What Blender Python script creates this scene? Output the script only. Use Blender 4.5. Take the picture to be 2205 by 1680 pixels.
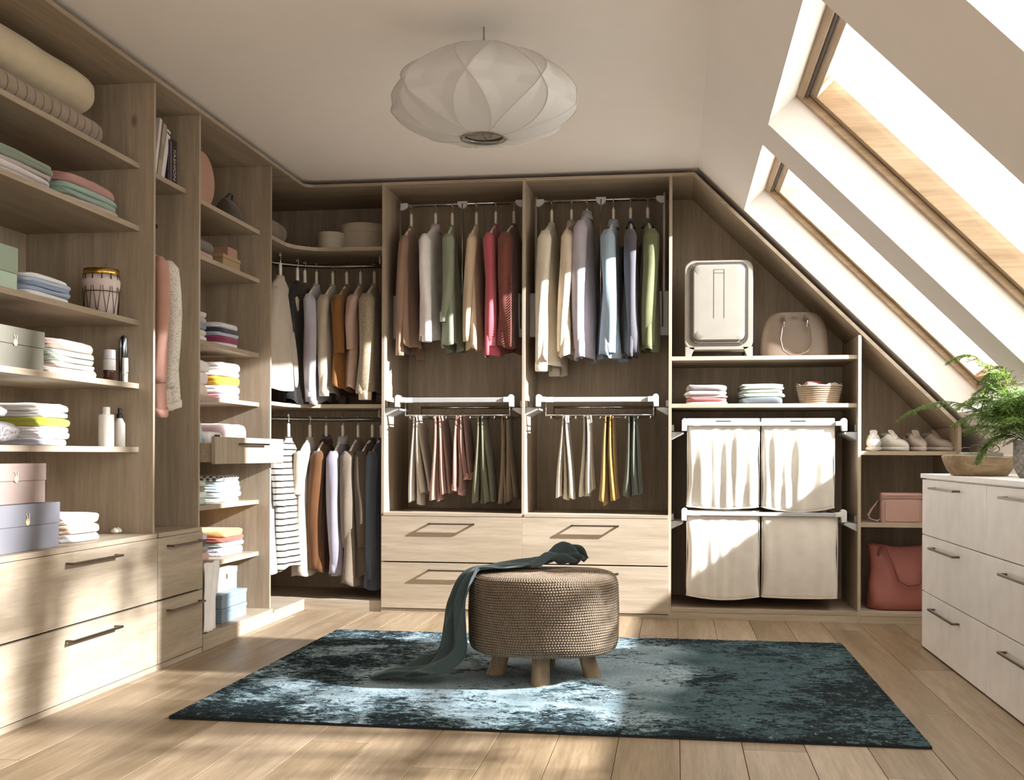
import bpy, bmesh, math, random
from mathutils import Vector, Matrix, noise
PI = math.pi
sc = bpy.context.scene
for o in list(bpy.data.objects): bpy.data.objects.remove(o)
COL = sc.collection

# ---------------------------------------------------------------- camera, world, light, exposure
F, CX, YAW, EYE, ROLL, HY = 2400.0, 1102.5, .1457, .91, .0035, 979.5
cam = bpy.data.cameras.new('camera')
cam.sensor_width = 36; cam.lens = 36 * F / 2205
cam.shift_y = (HY + ROLL * (1445 - CX) * -1 - 840) / 2205
cam.clip_start = .05
co = bpy.data.objects.new('camera', cam); COL.objects.link(co)
co.location = (0, 0, EYE)
co.matrix_world = Matrix.Translation((0, 0, EYE)) @ Matrix.Rotation(YAW, 4, 'Z') @ Matrix.Rotation(PI/2, 4, 'X') @ Matrix.Rotation(ROLL, 4, 'Z')
sc.camera = co

w = bpy.data.worlds.new('world'); sc.world = w; w.use_nodes = True
bg = w.node_tree.nodes['Background']
bg.inputs[0].default_value = (1, .965, .91, 1); bg.inputs[1].default_value = 4.9

def lamp(name, kind, loc, energy, color, **k):
    l = bpy.data.lights.new(name, kind); l.energy = energy; l.color = color
    for a, b in k.items(): setattr(l, a, b)
    o = bpy.data.objects.new(name, l); o.location = loc; COL.objects.link(o); return o
# low sunlight entering through the roof windows
lamp('sunlight', 'POINT', (4.7, 4.72, 3.70), 10400, (.99, 1, 1.03), shadow_soft_size=.04)

vs = sc.view_settings
vs.view_transform = 'Standard'; vs.look = 'None'; vs.gamma = 1; vs.use_curve_mapping = False
vs.exposure = 0.0
sc.cycles.max_bounces = 10; sc.cycles.diffuse_bounces = 6; sc.cycles.transparent_max_bounces = 12
sc.cycles.use_denoising = True
sc.cycles.sample_clamp_indirect = 6

# ---------------------------------------------------------------- measuring helpers (real planes of the room)
sa, ca = math.sin(YAW), math.cos(YAW)
def ray(px, py):
    dx, dy = px - 1445, py - HY
    x = dx + ROLL * dy; y = dy - ROLL * dx
    u = (1445 + x - CX) / F
    return (u * ca - sa, u * sa + ca, -y / F)
def onX(px, py, X): d = ray(px, py); t = X / d[0]; return Vector((X, d[1] * t, EYE + d[2] * t))
def onY(px, py, Y): d = ray(px, py); t = Y / d[1]; return Vector((d[0] * t, Y, EYE + d[2] * t))
def onZ(px, py, Z): d = ray(px, py); t = (Z - EYE) / d[2]; return Vector((d[0] * t, d[1] * t, Z))

# ---------------------------------------------------------------- mesh helpers
def lin(h):
    if isinstance(h, tuple): return h
    h = h.lstrip('#'); c = [int(h[i:i+2], 16) / 255 for i in (0, 2, 4)]
    return tuple(v / 12.92 if v <= .04045 else ((v + .055) / 1.055) ** 2.4 for v in c)

class MB:
    def __init__(s): s.v = []; s.f = []; s.flat = set()
    def add(s, vs_, fs):
        n = len(s.v); s.v += [tuple(p) for p in vs_]; s.f += [tuple(i + n for i in f) for f in fs]; return s
    def box(s, x0, x1, y0, y1, z0, z1, R=None):
        x0, x1 = sorted((x0, x1)); y0, y1 = sorted((y0, y1)); z0, z1 = sorted((z0, z1))
        p = [(x, y, z) for z in (z0, z1) for y in (y0, y1) for x in (x0, x1)]
        if R is not None: p = [R @ Vector(q) for q in p]
        return s.add(p, [(0,2,3,1), (4,5,7,6), (0,1,5,4), (2,6,7,3), (0,4,6,2), (1,3,7,5)])
    def prism(s, poly, axis, a, b):
        # poly: 2d points, extruded along axis from a to b
        def P(q, t): return {'x': (t, q[0], q[1]), 'y': (q[0], t, q[1]), 'z': (q[0], q[1], t)}[axis]
        n = len(poly)
        return s.add([P(q, a) for q in poly] + [P(q, b) for q in poly],
                     [tuple(range(n))[::-1], tuple(range(n, 2*n))] + [(i, (i+1) % n, n + (i+1) % n, n + i) for i in range(n)])
    def loft(s, rings, cap0=True, cap1=True, closed=True):
        n = len(rings[0]); vs_ = [p for r in rings for p in r]; fs = []
        for j in range(len(rings) - 1):
            for i in range(n if closed else n - 1):
                k = (i + 1) % n
                fs.append((j*n + i, j*n + k, (j+1)*n + k, (j+1)*n + i))
        if cap0: fs.append(tuple(range(n))[::-1])
        if cap1: fs.append(tuple(range((len(rings)-1)*n, len(rings)*n)))
        return s.add(vs_, fs)
    def lathe(s, prof, c=(0,0,0), n=32, cap0=True, cap1=True, sx=1, sy=1):
        return s.loft([[(c[0] + r*sx*math.cos(2*PI*i/n), c[1] + r*sy*math.sin(2*PI*i/n), c[2] + z) for i in range(n)] for r, z in prof], cap0, cap1)
    def tube(s, pts, r, n=8, cap=True):
        pts = [Vector(p) for p in pts]; rings = []; up = None
        for i, p in enumerate(pts):
            t = (pts[min(i+1, len(pts)-1)] - pts[max(i-1, 0)]).normalized()
            if up is None: up = Vector((0, 0, 1)) if abs(t.z) < .9 else Vector((1, 0, 0))
            a = t.cross(up)
            if a.length < 1e-5: a = t.orthogonal()
            a.normalize(); b = a.cross(t).normalized(); up = b
            rr = r(i / (len(pts)-1)) if callable(r) else r
            rings.append([p + a*rr*math.cos(2*PI*k/n) + b*rr*math.sin(2*PI*k/n) for k in range(n)])
        return s.loft(rings, cap, cap)
    def grid(s, fn, nu, nv, closed_u=False):
        m = nu if closed_u else nu + 1
        vs_ = [fn(i / nu, j / nv) for j in range(nv + 1) for i in range(m)]; fs = []
        for j in range(nv):
            for i in range(nu):
                k = (i + 1) % m
                fs.append((j*m + i, j*m + k, (j+1)*m + k, (j+1)*m + i))
        return s.add(vs_, fs)

def base_of(o):
    while o.parent: o = o.parent
    return o.location
def obj(name, mb, mat, parent=None, smooth=False, world=True, bevel=0, sub=0, solid=0, origin=None, angle=None):
    """links the builder's shape as ONE mesh object; world=True: shape is given in room coordinates"""
    me = bpy.data.meshes.new(name)
    off = Vector((0, 0, 0))
    if world: off = Vector(base_of(parent)) if parent else Vector(origin if origin else (0, 0, 0))
    me.from_pydata([(p[0]-off.x, p[1]-off.y, p[2]-off.z) for p in mb.v], [], mb.f)
    me.update()
    b = bmesh.new(); b.from_mesh(me); bmesh.ops.recalc_face_normals(b, faces=b.faces); b.to_mesh(me); b.free()
    if smooth:
        for p in me.polygons: p.use_smooth = True
        if angle: me.set_sharp_from_angle(angle=math.radians(angle))
    me.materials.append(mat)
    o = bpy.data.objects.new(name, me); COL.objects.link(o)
    if parent: o.parent = parent
    elif world: o.location = off
    if solid: m = o.modifiers.new('s', 'SOLIDIFY'); m.thickness = solid; m.offset = 0
    if bevel: m = o.modifiers.new('b', 'BEVEL'); m.width = bevel; m.segments = 2; m.limit_method = 'ANGLE'; m.angle_limit = .6
    if sub: m = o.modifiers.new('u', 'SUBSURF'); m.levels = sub; m.render_levels = sub
    return o
LABELS = {}
def tag(o, label, cat, group=None):
    o['label'] = label; o['category'] = cat
    if group: o['group'] = group
    return o
def thing(name, label, cat, loc=(0,0,0), rz=0, group=None):
    o = bpy.data.objects.new(name, None); COL.objects.link(o); o.empty_display_size = .05
    o.location = loc; o.rotation_euler = (0, 0, rz); return tag(o, label, cat, group)
def struct(o): o['kind'] = 'structure'; return o
def copy_tree(o, parent=None):
    c = o.copy(); COL.objects.link(c); c.parent = parent
    for ch in list(o.children): copy_tree(ch, c)
    return c

# ---------------------------------------------------------------- materials
MATS = {}
def nt(name):
    m = bpy.data.materials.new(name); m.use_nodes = True
    return m, m.node_tree, m.node_tree.nodes['Principled BSDF']
def N(t, kind, **k):
    n = t.nodes.new(kind)
    for a, b in k.items():
        if a in n.inputs: n.inputs[a].default_value = b
        else: setattr(n, a, b)
    return n
def ramp(t, fac, stops):
    r = t.nodes.new('ShaderNodeValToRGB'); e = r.color_ramp.elements
    while len(e) < len(stops): e.new(.5)
    for q, (p, c) in zip(e, stops): q.position = p; q.color = (*lin(c), 1)
    t.links.new(fac, r.inputs[0]); return r.outputs[0]
def coords(t, scale=(1,1,1), kind='Object', rot=(0,0,0)):
    c = t.nodes.new('ShaderNodeTexCoord'); mp = t.nodes.new('ShaderNodeMapping')
    mp.inputs['Scale'].default_value = scale; mp.inputs['Rotation'].default_value = rot
    t.links.new(c.outputs[kind], mp.inputs[0]); return mp.outputs[0]
def bump(t, b, h, s, dist=.01):
    n = N(t, 'ShaderNodeBump', Strength=s, Distance=dist); t.links.new(h, n.inputs['Height']); t.links.new(n.outputs[0], b.inputs['Normal'])
def plain(c, rough=.6, metal=0, name='paint', spec=.5, trans=0):
    key = ('p', c, rough, metal, trans)
    if key in MATS: return MATS[key]
    m, t, b = nt(name); b.inputs['Roughness'].default_value = rough; b.inputs['Metallic'].default_value = metal
    b.inputs['Specular IOR Level'].default_value = spec
    n = N(t, 'ShaderNodeTexNoise', Scale=9.0, Detail=4.0); t.links.new(coords(t), n.inputs['Vector'])
    L = lin(c); k = .01 if name == 'plaster' else .05; lo = tuple(v*(1-k) for v in L); hi = tuple(min(1, v*(1+k)) for v in L)
    t.links.new(ramp(t, n.outputs[0], [(.3, lo), (.7, hi)]), b.inputs['Base Color'])
    MATS[key] = m; return m
def cloth(c, kind='cotton', c2=None):
    """woven, knitted, striped or speckled fabric"""
    key = ('c', c, kind, c2)
    if key in MATS: return MATS[key]
    m, t, b = nt('fabric_' + kind); b.inputs['Roughness'].default_value = .9; b.inputs['Specular IOR Level'].default_value = .2
    b.inputs['Sheen Weight'].default_value = .25; b.inputs['Sheen Roughness'].default_value = .5
    L = lin(c); lo = tuple(v*.93 for v in L); hi = tuple(min(1, v*1.04) for v in L)
    n = N(t, 'ShaderNodeTexNoise', Scale=14.0, Detail=5.0); t.links.new(coords(t), n.inputs['Vector'])
    col = ramp(t, n.outputs[0], [(.3, lo), (.7, hi)])
    if kind == 'stripe':
        wv = N(t, 'ShaderNodeTexWave', bands_direction='Z', Scale=8.8, Distortion=.6, **{'Detail Scale': 1.5})
        t.links.new(coords(t), wv.inputs['Vector'])
        s = ramp(t, wv.outputs['Fac'], [(.84, (0,0,0)), (.90, (1,1,1))])
        mx = N(t, 'ShaderNodeMix', data_type='RGBA'); t.links.new(s, mx.inputs[0]); t.links.new(col, mx.inputs[6]); mx.inputs[7].default_value = (*lin(c2), 1); col = mx.outputs[2]
    if kind in ('speck', 'floral'):
        sn = N(t, 'ShaderNodeTexNoise', Scale=150.0 if kind == 'speck' else 45.0, Detail=2.0); t.links.new(coords(t), sn.inputs['Vector'])
        s = ramp(t, sn.outputs[0], [(.52, (0,0,0)), (.60, (1,1,1))])
        mx = N(t, 'ShaderNodeMix', data_type='RGBA'); t.links.new(s, mx.inputs[0]); t.links.new(col, mx.inputs[6]); mx.inputs[7].default_value = (*lin(c2), 1); col = mx.outputs[2]
    if kind == 'check':
        br = N(t, 'ShaderNodeTexChecker', Scale=60.0); t.links.new(coords(t), br.inputs['Vector'])
        br.inputs['Color1'].default_value = (*L, 1); br.inputs['Color2'].default_value = (*lin(c2), 1); col = br.outputs[0]
    t.links.new(col, b.inputs['Base Color'])
    sc_ = {'knit': 160., 'towel': 260., 'quilt': 25.}.get(kind, 420.)
    n2 = N(t, 'ShaderNodeTexNoise', Scale=sc_, Detail=3.0); t.links.new(coords(t), n2.inputs['Vector'])
    if kind == 'quilt':
        bk = N(t, 'ShaderNodeTexBrick', Scale=1.0, offset=0.0); t.links.new(coords(t, (9, 9, 9), rot=(0, 0, .0)), bk.inputs['Vector'])
        bk.inputs['Mortar Size'].default_value = .03; bk.inputs['Mortar Smooth'].default_value = 1.0; bk.inputs['Color1'].default_value = bk.inputs['Color2'].default_value = (1, 1, 1, 1); bk.inputs['Mortar'].default_value = (0, 0, 0, 1)
        bk.inputs['Brick Width'].default_value = .5; bk.inputs['Row Height'].default_value = .5; n2 = bk
    bump(t, b, n2.outputs[0], {'knit': .9, 'towel': .8, 'quilt': .9}.get(kind, .35), .002 if kind != 'quilt' else .02)
    MATS[key] = m; return m
def wood(axis, c='#b9ab98', c2='#a2947f', name='cabinet_wood', knots=True, rough=.5, var=1.0):
    key = ('w', axis, c, c2, var)
    if key in MATS: return MATS[key]
    m, t, b = nt(name + '_' + axis); b.inputs['Roughness'].default_value = rough; b.inputs['Specular IOR Level'].default_value = .3
    s = {'x': (.9, 14, 14), 'y': (14, .9, 14), 'z': (14, 14, .9)}[axis]
    info = t.nodes.new('ShaderNodeObjectInfo')
    cc = t.nodes.new('ShaderNodeTexCoord'); ad = N(t, 'ShaderNodeVectorMath', operation='ADD')
    sm = N(t, 'ShaderNodeVectorMath', operation='SCALE'); sm.inputs[0].default_value = (7, 5, 9); t.links.new(info.outputs['Random'], sm.inputs['Scale'])
    t.links.new(cc.outputs['Object'], ad.inputs[0]); t.links.new(sm.outputs[0], ad.inputs[1])
    mp = t.nodes.new('ShaderNodeMapping'); mp.inputs['Scale'].default_value = s; t.links.new(ad.outputs[0], mp.inputs[0])
    n = N(t, 'ShaderNodeTexNoise', Scale=1.0, Detail=8.0, Roughness=.62, Distortion=.5); t.links.new(mp.outputs[0], n.inputs['Vector'])
    n2 = N(t, 'ShaderNodeTexNoise', Scale=6.0, Detail=4.0, Roughness=.7); t.links.new(mp.outputs[0], n2.inputs['Vector'])
    A, B = lin(c), lin(c2); mid = tuple((p+q)/2 for p, q in zip(A, B))
    col = ramp(t, n.outputs[0], [(.30, B), (.48, mid), (.62, A)])
    mx = N(t, 'ShaderNodeMix', data_type='RGBA', blend_type='MULTIPLY'); mx.inputs[0].default_value = .35*var
    t.links.new(col, mx.inputs[6]); t.links.new(ramp(t, n2.outputs[0], [(.35, (.62, .56, .5)), (.6, (1, 1, 1))]), mx.inputs[7])
    out = mx.outputs[2]
    if knots:
        mp2 = t.nodes.new('ShaderNodeMapping'); mp2.inputs['Scale'].default_value = {'x': (1.7, 3, 3), 'y': (3, 1.7, 3), 'z': (3, 3, 1.7)}[axis]; t.links.new(ad.outputs[0], mp2.inputs[0])
        vo = N(t, 'ShaderNodeTexVoronoi', Scale=1.0, Randomness=1.0); t.links.new(mp2.outputs[0], vo.inputs['Vector'])
        k = ramp(t, vo.outputs['Distance'], [(.02, (.38, .28, .2)), (.06, (1, 1, 1))])
        mk = N(t, 'ShaderNodeMix', data_type='RGBA', blend_type='MULTIPLY'); mk.inputs[0].default_value = .8
        t.links.new(out, mk.inputs[6]); t.links.new(k, mk.inputs[7]); out = mk.outputs[2]
    mr = N(t, 'ShaderNodeMix', data_type='RGBA', blend_type='MULTIPLY'); mr.inputs[0].default_value = 1
    t.links.new(out, mr.inputs[6]); t.links.new(ramp(t, info.outputs['Random'], [(0, (.9, .88, .86)), (1, (1, 1, 1))]), mr.inputs[7])
    t.links.new(mr.outputs[2], b.inputs['Base Color'])
    bump(t, b, n2.outputs[0], .12, .002)
    MATS[key] = m; return m
WX, WY, WZ = wood('x'), wood('y'), wood('z')
WALL = plain('#efeae4', .9, name='plaster', spec=.1)
WHITE = plain('#f6f4f3', .38, name='white_lacquer')
STEEL = plain('#8d8981', .3, 1, 'brushed_steel')
DARKM = plain('#6f665c', .35, 1, 'bronze_handle')
CHROME = plain('#d8d8d8', .15, 1, 'chrome')
GREYP = plain('#adaead', .4, 0, 'grey_plastic')
LGREY = plain('#cfcfce', .4, 0, 'light_grey_plastic')
HANG = plain('#e6dfd2', .4, 0, 'hanger_white')
BLACK = plain('#15151a', .3, 0, 'black_plastic')
SHADOWGAP = plain('#3a2e24', .9, 0, 'dark_recess')

# ---------------------------------------------------------------- room shell
XL, YB, ZT, ZC = -2.139, 6.25, 2.475, 2.50          # left fronts, back fronts, wardrobe top, ceiling
KX, SL = .12, .992                                  # where the slope starts and how steep it is
NR = Vector((SL, 0, 1)).normalized(); TD = Vector((1, 0, -SL)).normalized()
XK = 1.64; ZK = ZC - SL * (XK - KX)
def slope_pt(x, y, n=0): return Vector((x, y, ZC - SL * (x - KX))) + NR * n

fl = struct(obj('floor', MB().box(-2.8, 1.7, -1.6, 6.9, -.10, -.016), plain('#4a3a2a', .9, name='subfloor')))
OAK = []
for i, (a, b) in enumerate((('#9f8d75', '#85735c'), ('#958369', '#7b6951'), ('#a7967e', '#8e7c65'))):
    OAK.append(wood('y', a, b, 'oak_floor', knots=False, rough=.42, var=1.5 + .01*i))
random.seed(4)
x = -2.30; col_i = 0
while x < 1.64:
    x1 = min(x + .193, 1.66); y = -1.58 + (col_i * .83) % 1.9 - 1.9
    while y < 6.5:
        y0 = max(y, -1.58); y1 = min(y + 1.9, 6.5)
        if y1 - y0 > .05:
            obj('plank', MB().box(x + .0008, x1 - .0008, y0 + .0008, y1 - .0008, -.016, 0), random.choice(OAK), fl, bevel=.0015)
        y += 1.9
    x = x1; col_i += 1
struct(obj('wall_left', MB().box(-2.85, -2.75, -1.6, 6.97, -.1, 2.8), WALL))
struct(obj('wall_back', MB().box(-2.85, 1.9, 6.87, 6.97, -.1, 2.8), WALL))
struct(obj('wall_right', MB().box(XK, XK + .12, -1.6, 6.87, -.1, ZK + .03), WALL))
struct(obj('wall_front', MB().box(-2.85, 1.9, -1.7, -1.6, -.1, 2.8), WALL))
struct(obj('ceiling', MB().box(-2.85, KX, -1.7, 6.97, ZC, ZC + .12), WALL))
WIN = [(4.93, 6.235), (3.285, 4.63), (1.36, 2.70), (-.35, 1.0)]       # roof windows along Y; the last, out of view, added for fill light
WX0, WX1 = .368, 1.49
cuts = sorted([-1.7, 6.97] + [v for p in WIN for v in p])
sl = MB()
def slab(mb, xa, xb, ya, yb, n0, n1):
    p = [slope_pt(x, y, n) for n in (n0, n1) for y in (ya, yb) for x in (xa, xb)]
    mb.add(p, [(0,2,3,1), (4,5,7,6), (0,1,5,4), (2,6,7,3), (0,4,6,2), (1,3,7,5)])
RV = .165
slab(sl, KX - .0, WX0, -1.7, 6.97, 0, RV); slab(sl, WX1, XK + .12, -1.7, 6.97, 0, RV)
for a, b in zip(cuts, cuts[1:]):
    if (a, b) not in WIN: slab(sl, WX0, WX1, a, b, 0, RV)
struct(obj('wall_sloped', sl, WALL))
# roof covering outside, so that daylight only comes in through the windows
rf = MB()
slab(rf, -.3, WX0 + .03, -1.7, 6.97, RV + .001, .27); slab(rf, WX1 - .03, XK + .3, -1.7, 6.97, RV + .001, .27)
for a, b in zip(cuts, cuts[1:]):
    if (a, b) not in WIN: slab(rf, WX0 + .03, WX1 - .03, a - (.03 if a > -1.6 else 0), b + (.03 if b < 6.9 else 0), RV + .001, .27)
rf.box(-2.9, KX - .05, -1.75, 7, ZC + .13, ZC + .3)
rfo = obj('trim_roof', rf, plain('#57524d', .8, name='roof_covering')); struct(rfo)
PINE = wood('x', '#b8a184', '#9c8466', 'window_pine', knots=False, var=1.2)
PINE2 = wood('y', '#b8a184', '#9c8466', 'window_pine', knots=False, var=1.2)
gm, gt, gb = nt('window_glass')
tr = gt.nodes.new('ShaderNodeBsdfTransparent'); gl = gt.nodes.new('ShaderNodeBsdfGlossy'); gl.inputs['Roughness'].default_value = .02
mxs = gt.nodes.new('ShaderNodeMixShader'); mxs.inputs[0].default_value = .05
gt.links.new(tr.outputs[0], mxs.inputs[1]); gt.links.new(gl.outputs[0], mxs.inputs[2])
gt.links.new(mxs.outputs[0], gt.nodes['Material Output'].inputs[0])
for i, (a, b) in enumerate(WIN):
    e = bpy.data.objects.new('window_%d' % (i + 1), None); COL.objects.link(e); e['kind'] = 'structure'
    c = slope_pt((WX0 + WX1) / 2, (a + b) / 2, RV); e.location = c
    # outer frame, then the sash set inside it, deeper in the roof
    for nm, g, n0, n1, wd in (('window_frame', .0, RV - .012, RV + .016, .032), ('sash', .030, RV + .017, RV + .115, .045)):
        xa, xb, ya, yb = WX0 + g*.72, WX1 - g*.72, a + g, b - g
        for (x0, x1, y0, y1, mt) in ((xa, xb, ya, ya + wd, PINE), (xa, xb, yb - wd, yb, PINE),
                                     (xa, xa + wd*.72, ya + wd, yb - wd, PINE2), (xb - wd*.72, xb, ya + wd, yb - wd, PINE2)):
            m = MB(); slab(m, x0, x1, y0, y1, n0, n1); obj(nm, m, mt, e, bevel=.002)
    m = MB(); slab(m, WX0 + .05, WX1 - .05, a + .07, b - .07, RV + .085, RV + .091); obj('pane', m, gm, e)

# ---------------------------------------------------------------- wardrobe cabinets
XC0 = XL - .019            # carcass front plane of the left run
XBK = -2.74                # its back
def handle(parent, p0, p1, out):
    """flat bar handle from p0 to p1 standing off along out"""
    p0, p1, out = Vector(p0), Vector(p1), Vector(out); d = (p1 - p0).normalized(); z = Vector((0, 0, 1)); m = MB()
    def bx(a, b, hz, n0, n1):
        q = [P + z*s*hz + out.normalized()*n for P in (a, b) for s in (-1, 1) for n in (n0, n1)]
        m.add(q, [(0,1,3,2), (4,6,7,5), (0,4,5,1), (2,3,7,6), (0,2,6,4), (1,5,7,3)])
    L = out.length
    bx(p0, p1, .0045, L - .009, L)
    bx(p0 + d*.001, p0 + d*.011, .0045, 0, L - .009); bx(p1 - d*.011, p1 - d*.001, .0045, 0, L - .009)
    return obj('handle', m, DARKM, parent, bevel=.001)
def lpart(name, y0, y1, z0, z1, x0, x1, mat, par, bevel=.0008):
    return obj(name, MB().box(x0, x1, y0, y1, z0, z1), mat, par, bevel=bevel)
def left_unit(label, y0, y1, shelves, drawers, bottom=None, first=False, hy=None, deck=None):
    u = thing('shelf_cabinet', label, 'wardrobe', (-2.44, (y0 + y1)/2, 0))
    lpart('back_panel', y0, y1, .02, ZT - .018, XBK, XBK + .008, WZ, u)
    if first: lpart('side_panel', y0 - .018, y0, 0, ZT, XBK, XC0, WZ, u)
    lpart('side_panel', y1, y1 + .017, 0 if drawers else .0, ZT - .018, XBK + .008, XC0, WZ, u)
    lpart('top_panel', y0 - (.018 if first else 0), y1 + .017, ZT - .018, ZT, XBK, XL, WY, u)
    for z in shelves: lpart('shelf', y0 + .001, y1 - .001, z - .022, z, XBK + .008, -2.22, WY, u)
    if deck: lpart('deck', y0 + .0, y1, deck - .019, deck, XBK + .008, XL, WY, u)
    return u
Y1, Y2, Y3 = 4.385, 4.832, 5.742
u1 = left_unit('wide light wood shelf unit at far left with five shelves above two deep drawers', 2.18, Y1, (2.12, 1.858, 1.464, 1.2, .935), 2, first=True, deck=.574)
u2 = left_unit('narrow light wood unit with books above and two small drawers below', Y1 + .017, Y2, (2.118,), 2, deck=.574)
u3 = left_unit('light wood shelf unit beside the corner with a small pulled-out drawer halfway up', Y2 + .017, Y3, (2.11, 1.848, 1.448, 1.183, .66, .382), 0)
lpart('bottom_panel', Y2 + .017, Y3, .052, .075, XBK + .008, XL, WY, u3)
lpart('plinth', Y2 + .017, Y3 + .017, 0, .052, XL - .02, XL, WY, u3)
def left_drawer(u, y0, y1, z0, z1, h0, h1, hz, x1=None):
    d = lpart('drawer', y0 + .0015, y1 - .0015, z0, z1, XL - .0185, XL, WY, u, .0012)
    m = MB().box(XL - .50, XL - .0186, y0 + .03, y1 - .03, z0 + .02, z1 - .05); obj('drawer_box', m, WY, d)
    handle(d, (XL, h0, hz), (XL, h1, hz), (.034, 0, 0)); return d
for z0, z1, hz in ((.294, .553, .515), (.026, .286, .240)):
    left_drawer(u1, 2.165, Y1 + .008, z0, z1, 3.68, 4.04, hz)
    left_drawer(u2, Y1 + .009, Y2 + .010, z0, z1, 4.475, 4.833 - .03, hz)
for u, a, b in ((u1, 2.17, Y1 + .008), (u2, Y1 + .009, Y2 + .010)): lpart('plinth', a, b, 0, .022, XL - .03, XL - .003, WY, u)
# the pulled-out drawer of the third unit
d = lpart('drawer', Y2 + .022, Y3 + .012, .86, .986, -2.105, -2.087, WZ, u3, .0015)
m = MB(); m.box(-2.66, -2.106, Y2 + .03, Y2 + .042, .868, .955).box(-2.66, -2.106, Y3 - .02, Y3 - .008, .868, .955).box(-2.66, -2.648, Y2 + .042, Y3 - .02, .868, .955).box(-2.648, -2.106, Y2 + .042, Y3 - .02, .868, .878)
obj('drawer_box', m, WY, d); handle(d, (-2.087, 5.13, .955), (-2.087, 5.47, .955), (.03, 0, 0))

# corner unit
XD1, XD2, XD3, XD4, XD5 = -1.679, -.862, -.040, .978, 1.497       # dividers of the back run (17 mm thick)
YC0 = YB + .0; YBK = 6.84
cu = thing('corner_wardrobe', 'open corner wardrobe with curved shelves and two curved clothes rails', 'wardrobe', (-2.2, 6.3, 0))
def lshape(fx, fy, r, n=12):
    p = [(XBK + .008, Y3 + .018), (fx, Y3 + .018)]
    cx, cy = fx + r, fy - r
    p += [(cx - r*math.cos(a), cy + r*math.sin(a)) for a in [PI/2*k/n for k in range(n+1)]]
    return p + [(XD1 - .001, fy), (XD1 - .001, YBK - .008), (XBK + .008, YBK - .008)]
obj('back_panel', MB().box(XBK, XBK + .008, Y3 + .018, YBK - .008, .05, ZT - .018), WZ, cu)
obj('back_panel', MB().box(XBK, XD1, YBK - .008, YBK, .05, ZT - .018), WZ, cu)
obj('top_panel', MB().prism(lshape(XL, YB, .06), 'z', ZT - .018, ZT), WX, cu, bevel=.001)
for z in (2.122, 1.20): obj('shelf', MB().prism(lshape(-2.22, 6.33, .22, 16), 'z', z - .022, z), WX, cu, bevel=.001)
obj('bottom_panel', MB().prism(lshape(XL, YB, .002, 2), 'z', .046, .062), WX, cu)
pm = MB().box(XL - .02, XL, Y3 + .018, YB + .02, 0, .0455).box(XL, XD1, YB, YB + .02, 0, .0455); obj('plinth', pm, WX, cu)
def rail(z):
    P = [(-2.43, 5.762, z), (-2.43, 6.05, z)]
    P += [(-2.43 + .42*(1 - math.cos(a)), 6.05 + .43*math.sin(a), z) for a in [PI/2*k/10 for k in range(1, 11)]] + [(XD1 - .002, 6.50, z)]
    r = obj('clothes_rail', MB().tube(P, .0125, 10), STEEL, cu, smooth=True)
    for p in ((-2.43, 5.80), (-1.76, 6.50)): obj('rail_hanger', MB().tube([(p[0], p[1], z), (p[0], p[1], z + (.062 if z > 1.5 else .058))], .004, 6), LGREY, r)
    return r
rail(2.035); rail(1.115)

# back run
def bpart(name, x0, x1, z0, z1, y0, y1, mat, par, bevel=.0008): return obj(name, MB().box(x0, x1, y0, y1, z0, z1), mat, par, bevel=bevel)
def back_unit(name, label, x0, x1):
    u = thing(name, label, 'wardrobe', ((x0 + x1)/2, 6.5, 0)); return u
def lift(u, x0, x1):
    """swing-down clothes lift: bar, side arms, gear housings and pull rod"""
    ys, zt = 6.50, 2.395
    l = obj('clothes_lift', MB().tube([(x0 + .035, ys, zt), (x1 - .03, ys, zt)], .009, 10), CHROME, u, smooth=True)
    for s, xx in ((1, x0 + .03), (-1, x1 - .03)):
        obj('arm', MB().box(xx - .006, xx + .006, ys - .006, ys + .006, 1.82, zt + .03), STEEL, l)
        g = obj('bracket', MB().prism([(xx, zt + .012), (xx + s*.045, zt + .012), (xx + s*.045, zt - .012), (xx + s*.02, zt - .03), (xx, zt - .03)], 'y', ys - .012, ys + .012), LGREY, l, bevel=.003)
        h = obj('gear_housing', MB().box(xx - s*.03, xx + s*.004, ys - .05, ys - .02, 1.60, 1.85).box(xx + s*.010, xx + s*.034, ys - .05, ys - .02, 1.60, 1.85).box(xx - s*.03, xx + s*.034, ys - .051, ys - .019, 1.595, 1.645), LGREY, l, bevel=.003)
    xm = x0 + (x1 - x0)*.51
    obj('pull_rod', MB().tube([(xm, ys - .012, 1.66), (xm, ys - .012, zt)], .006, 8).tube([(xm - .018, ys - .012, 1.655), (xm + .018, ys - .012, 1.655)], .004, 8), CHROME, l, smooth=True)
    obj('coupling', MB().prism([(xm - .03, zt + .013), (xm + .03, zt + .013), (xm + .026, zt - .016), (xm + .009, zt - .03), (xm - .009, zt - .03), (xm - .026, zt - .016)], 'y', ys - .016, ys + .012), LGREY, l, bevel=.002)
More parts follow.
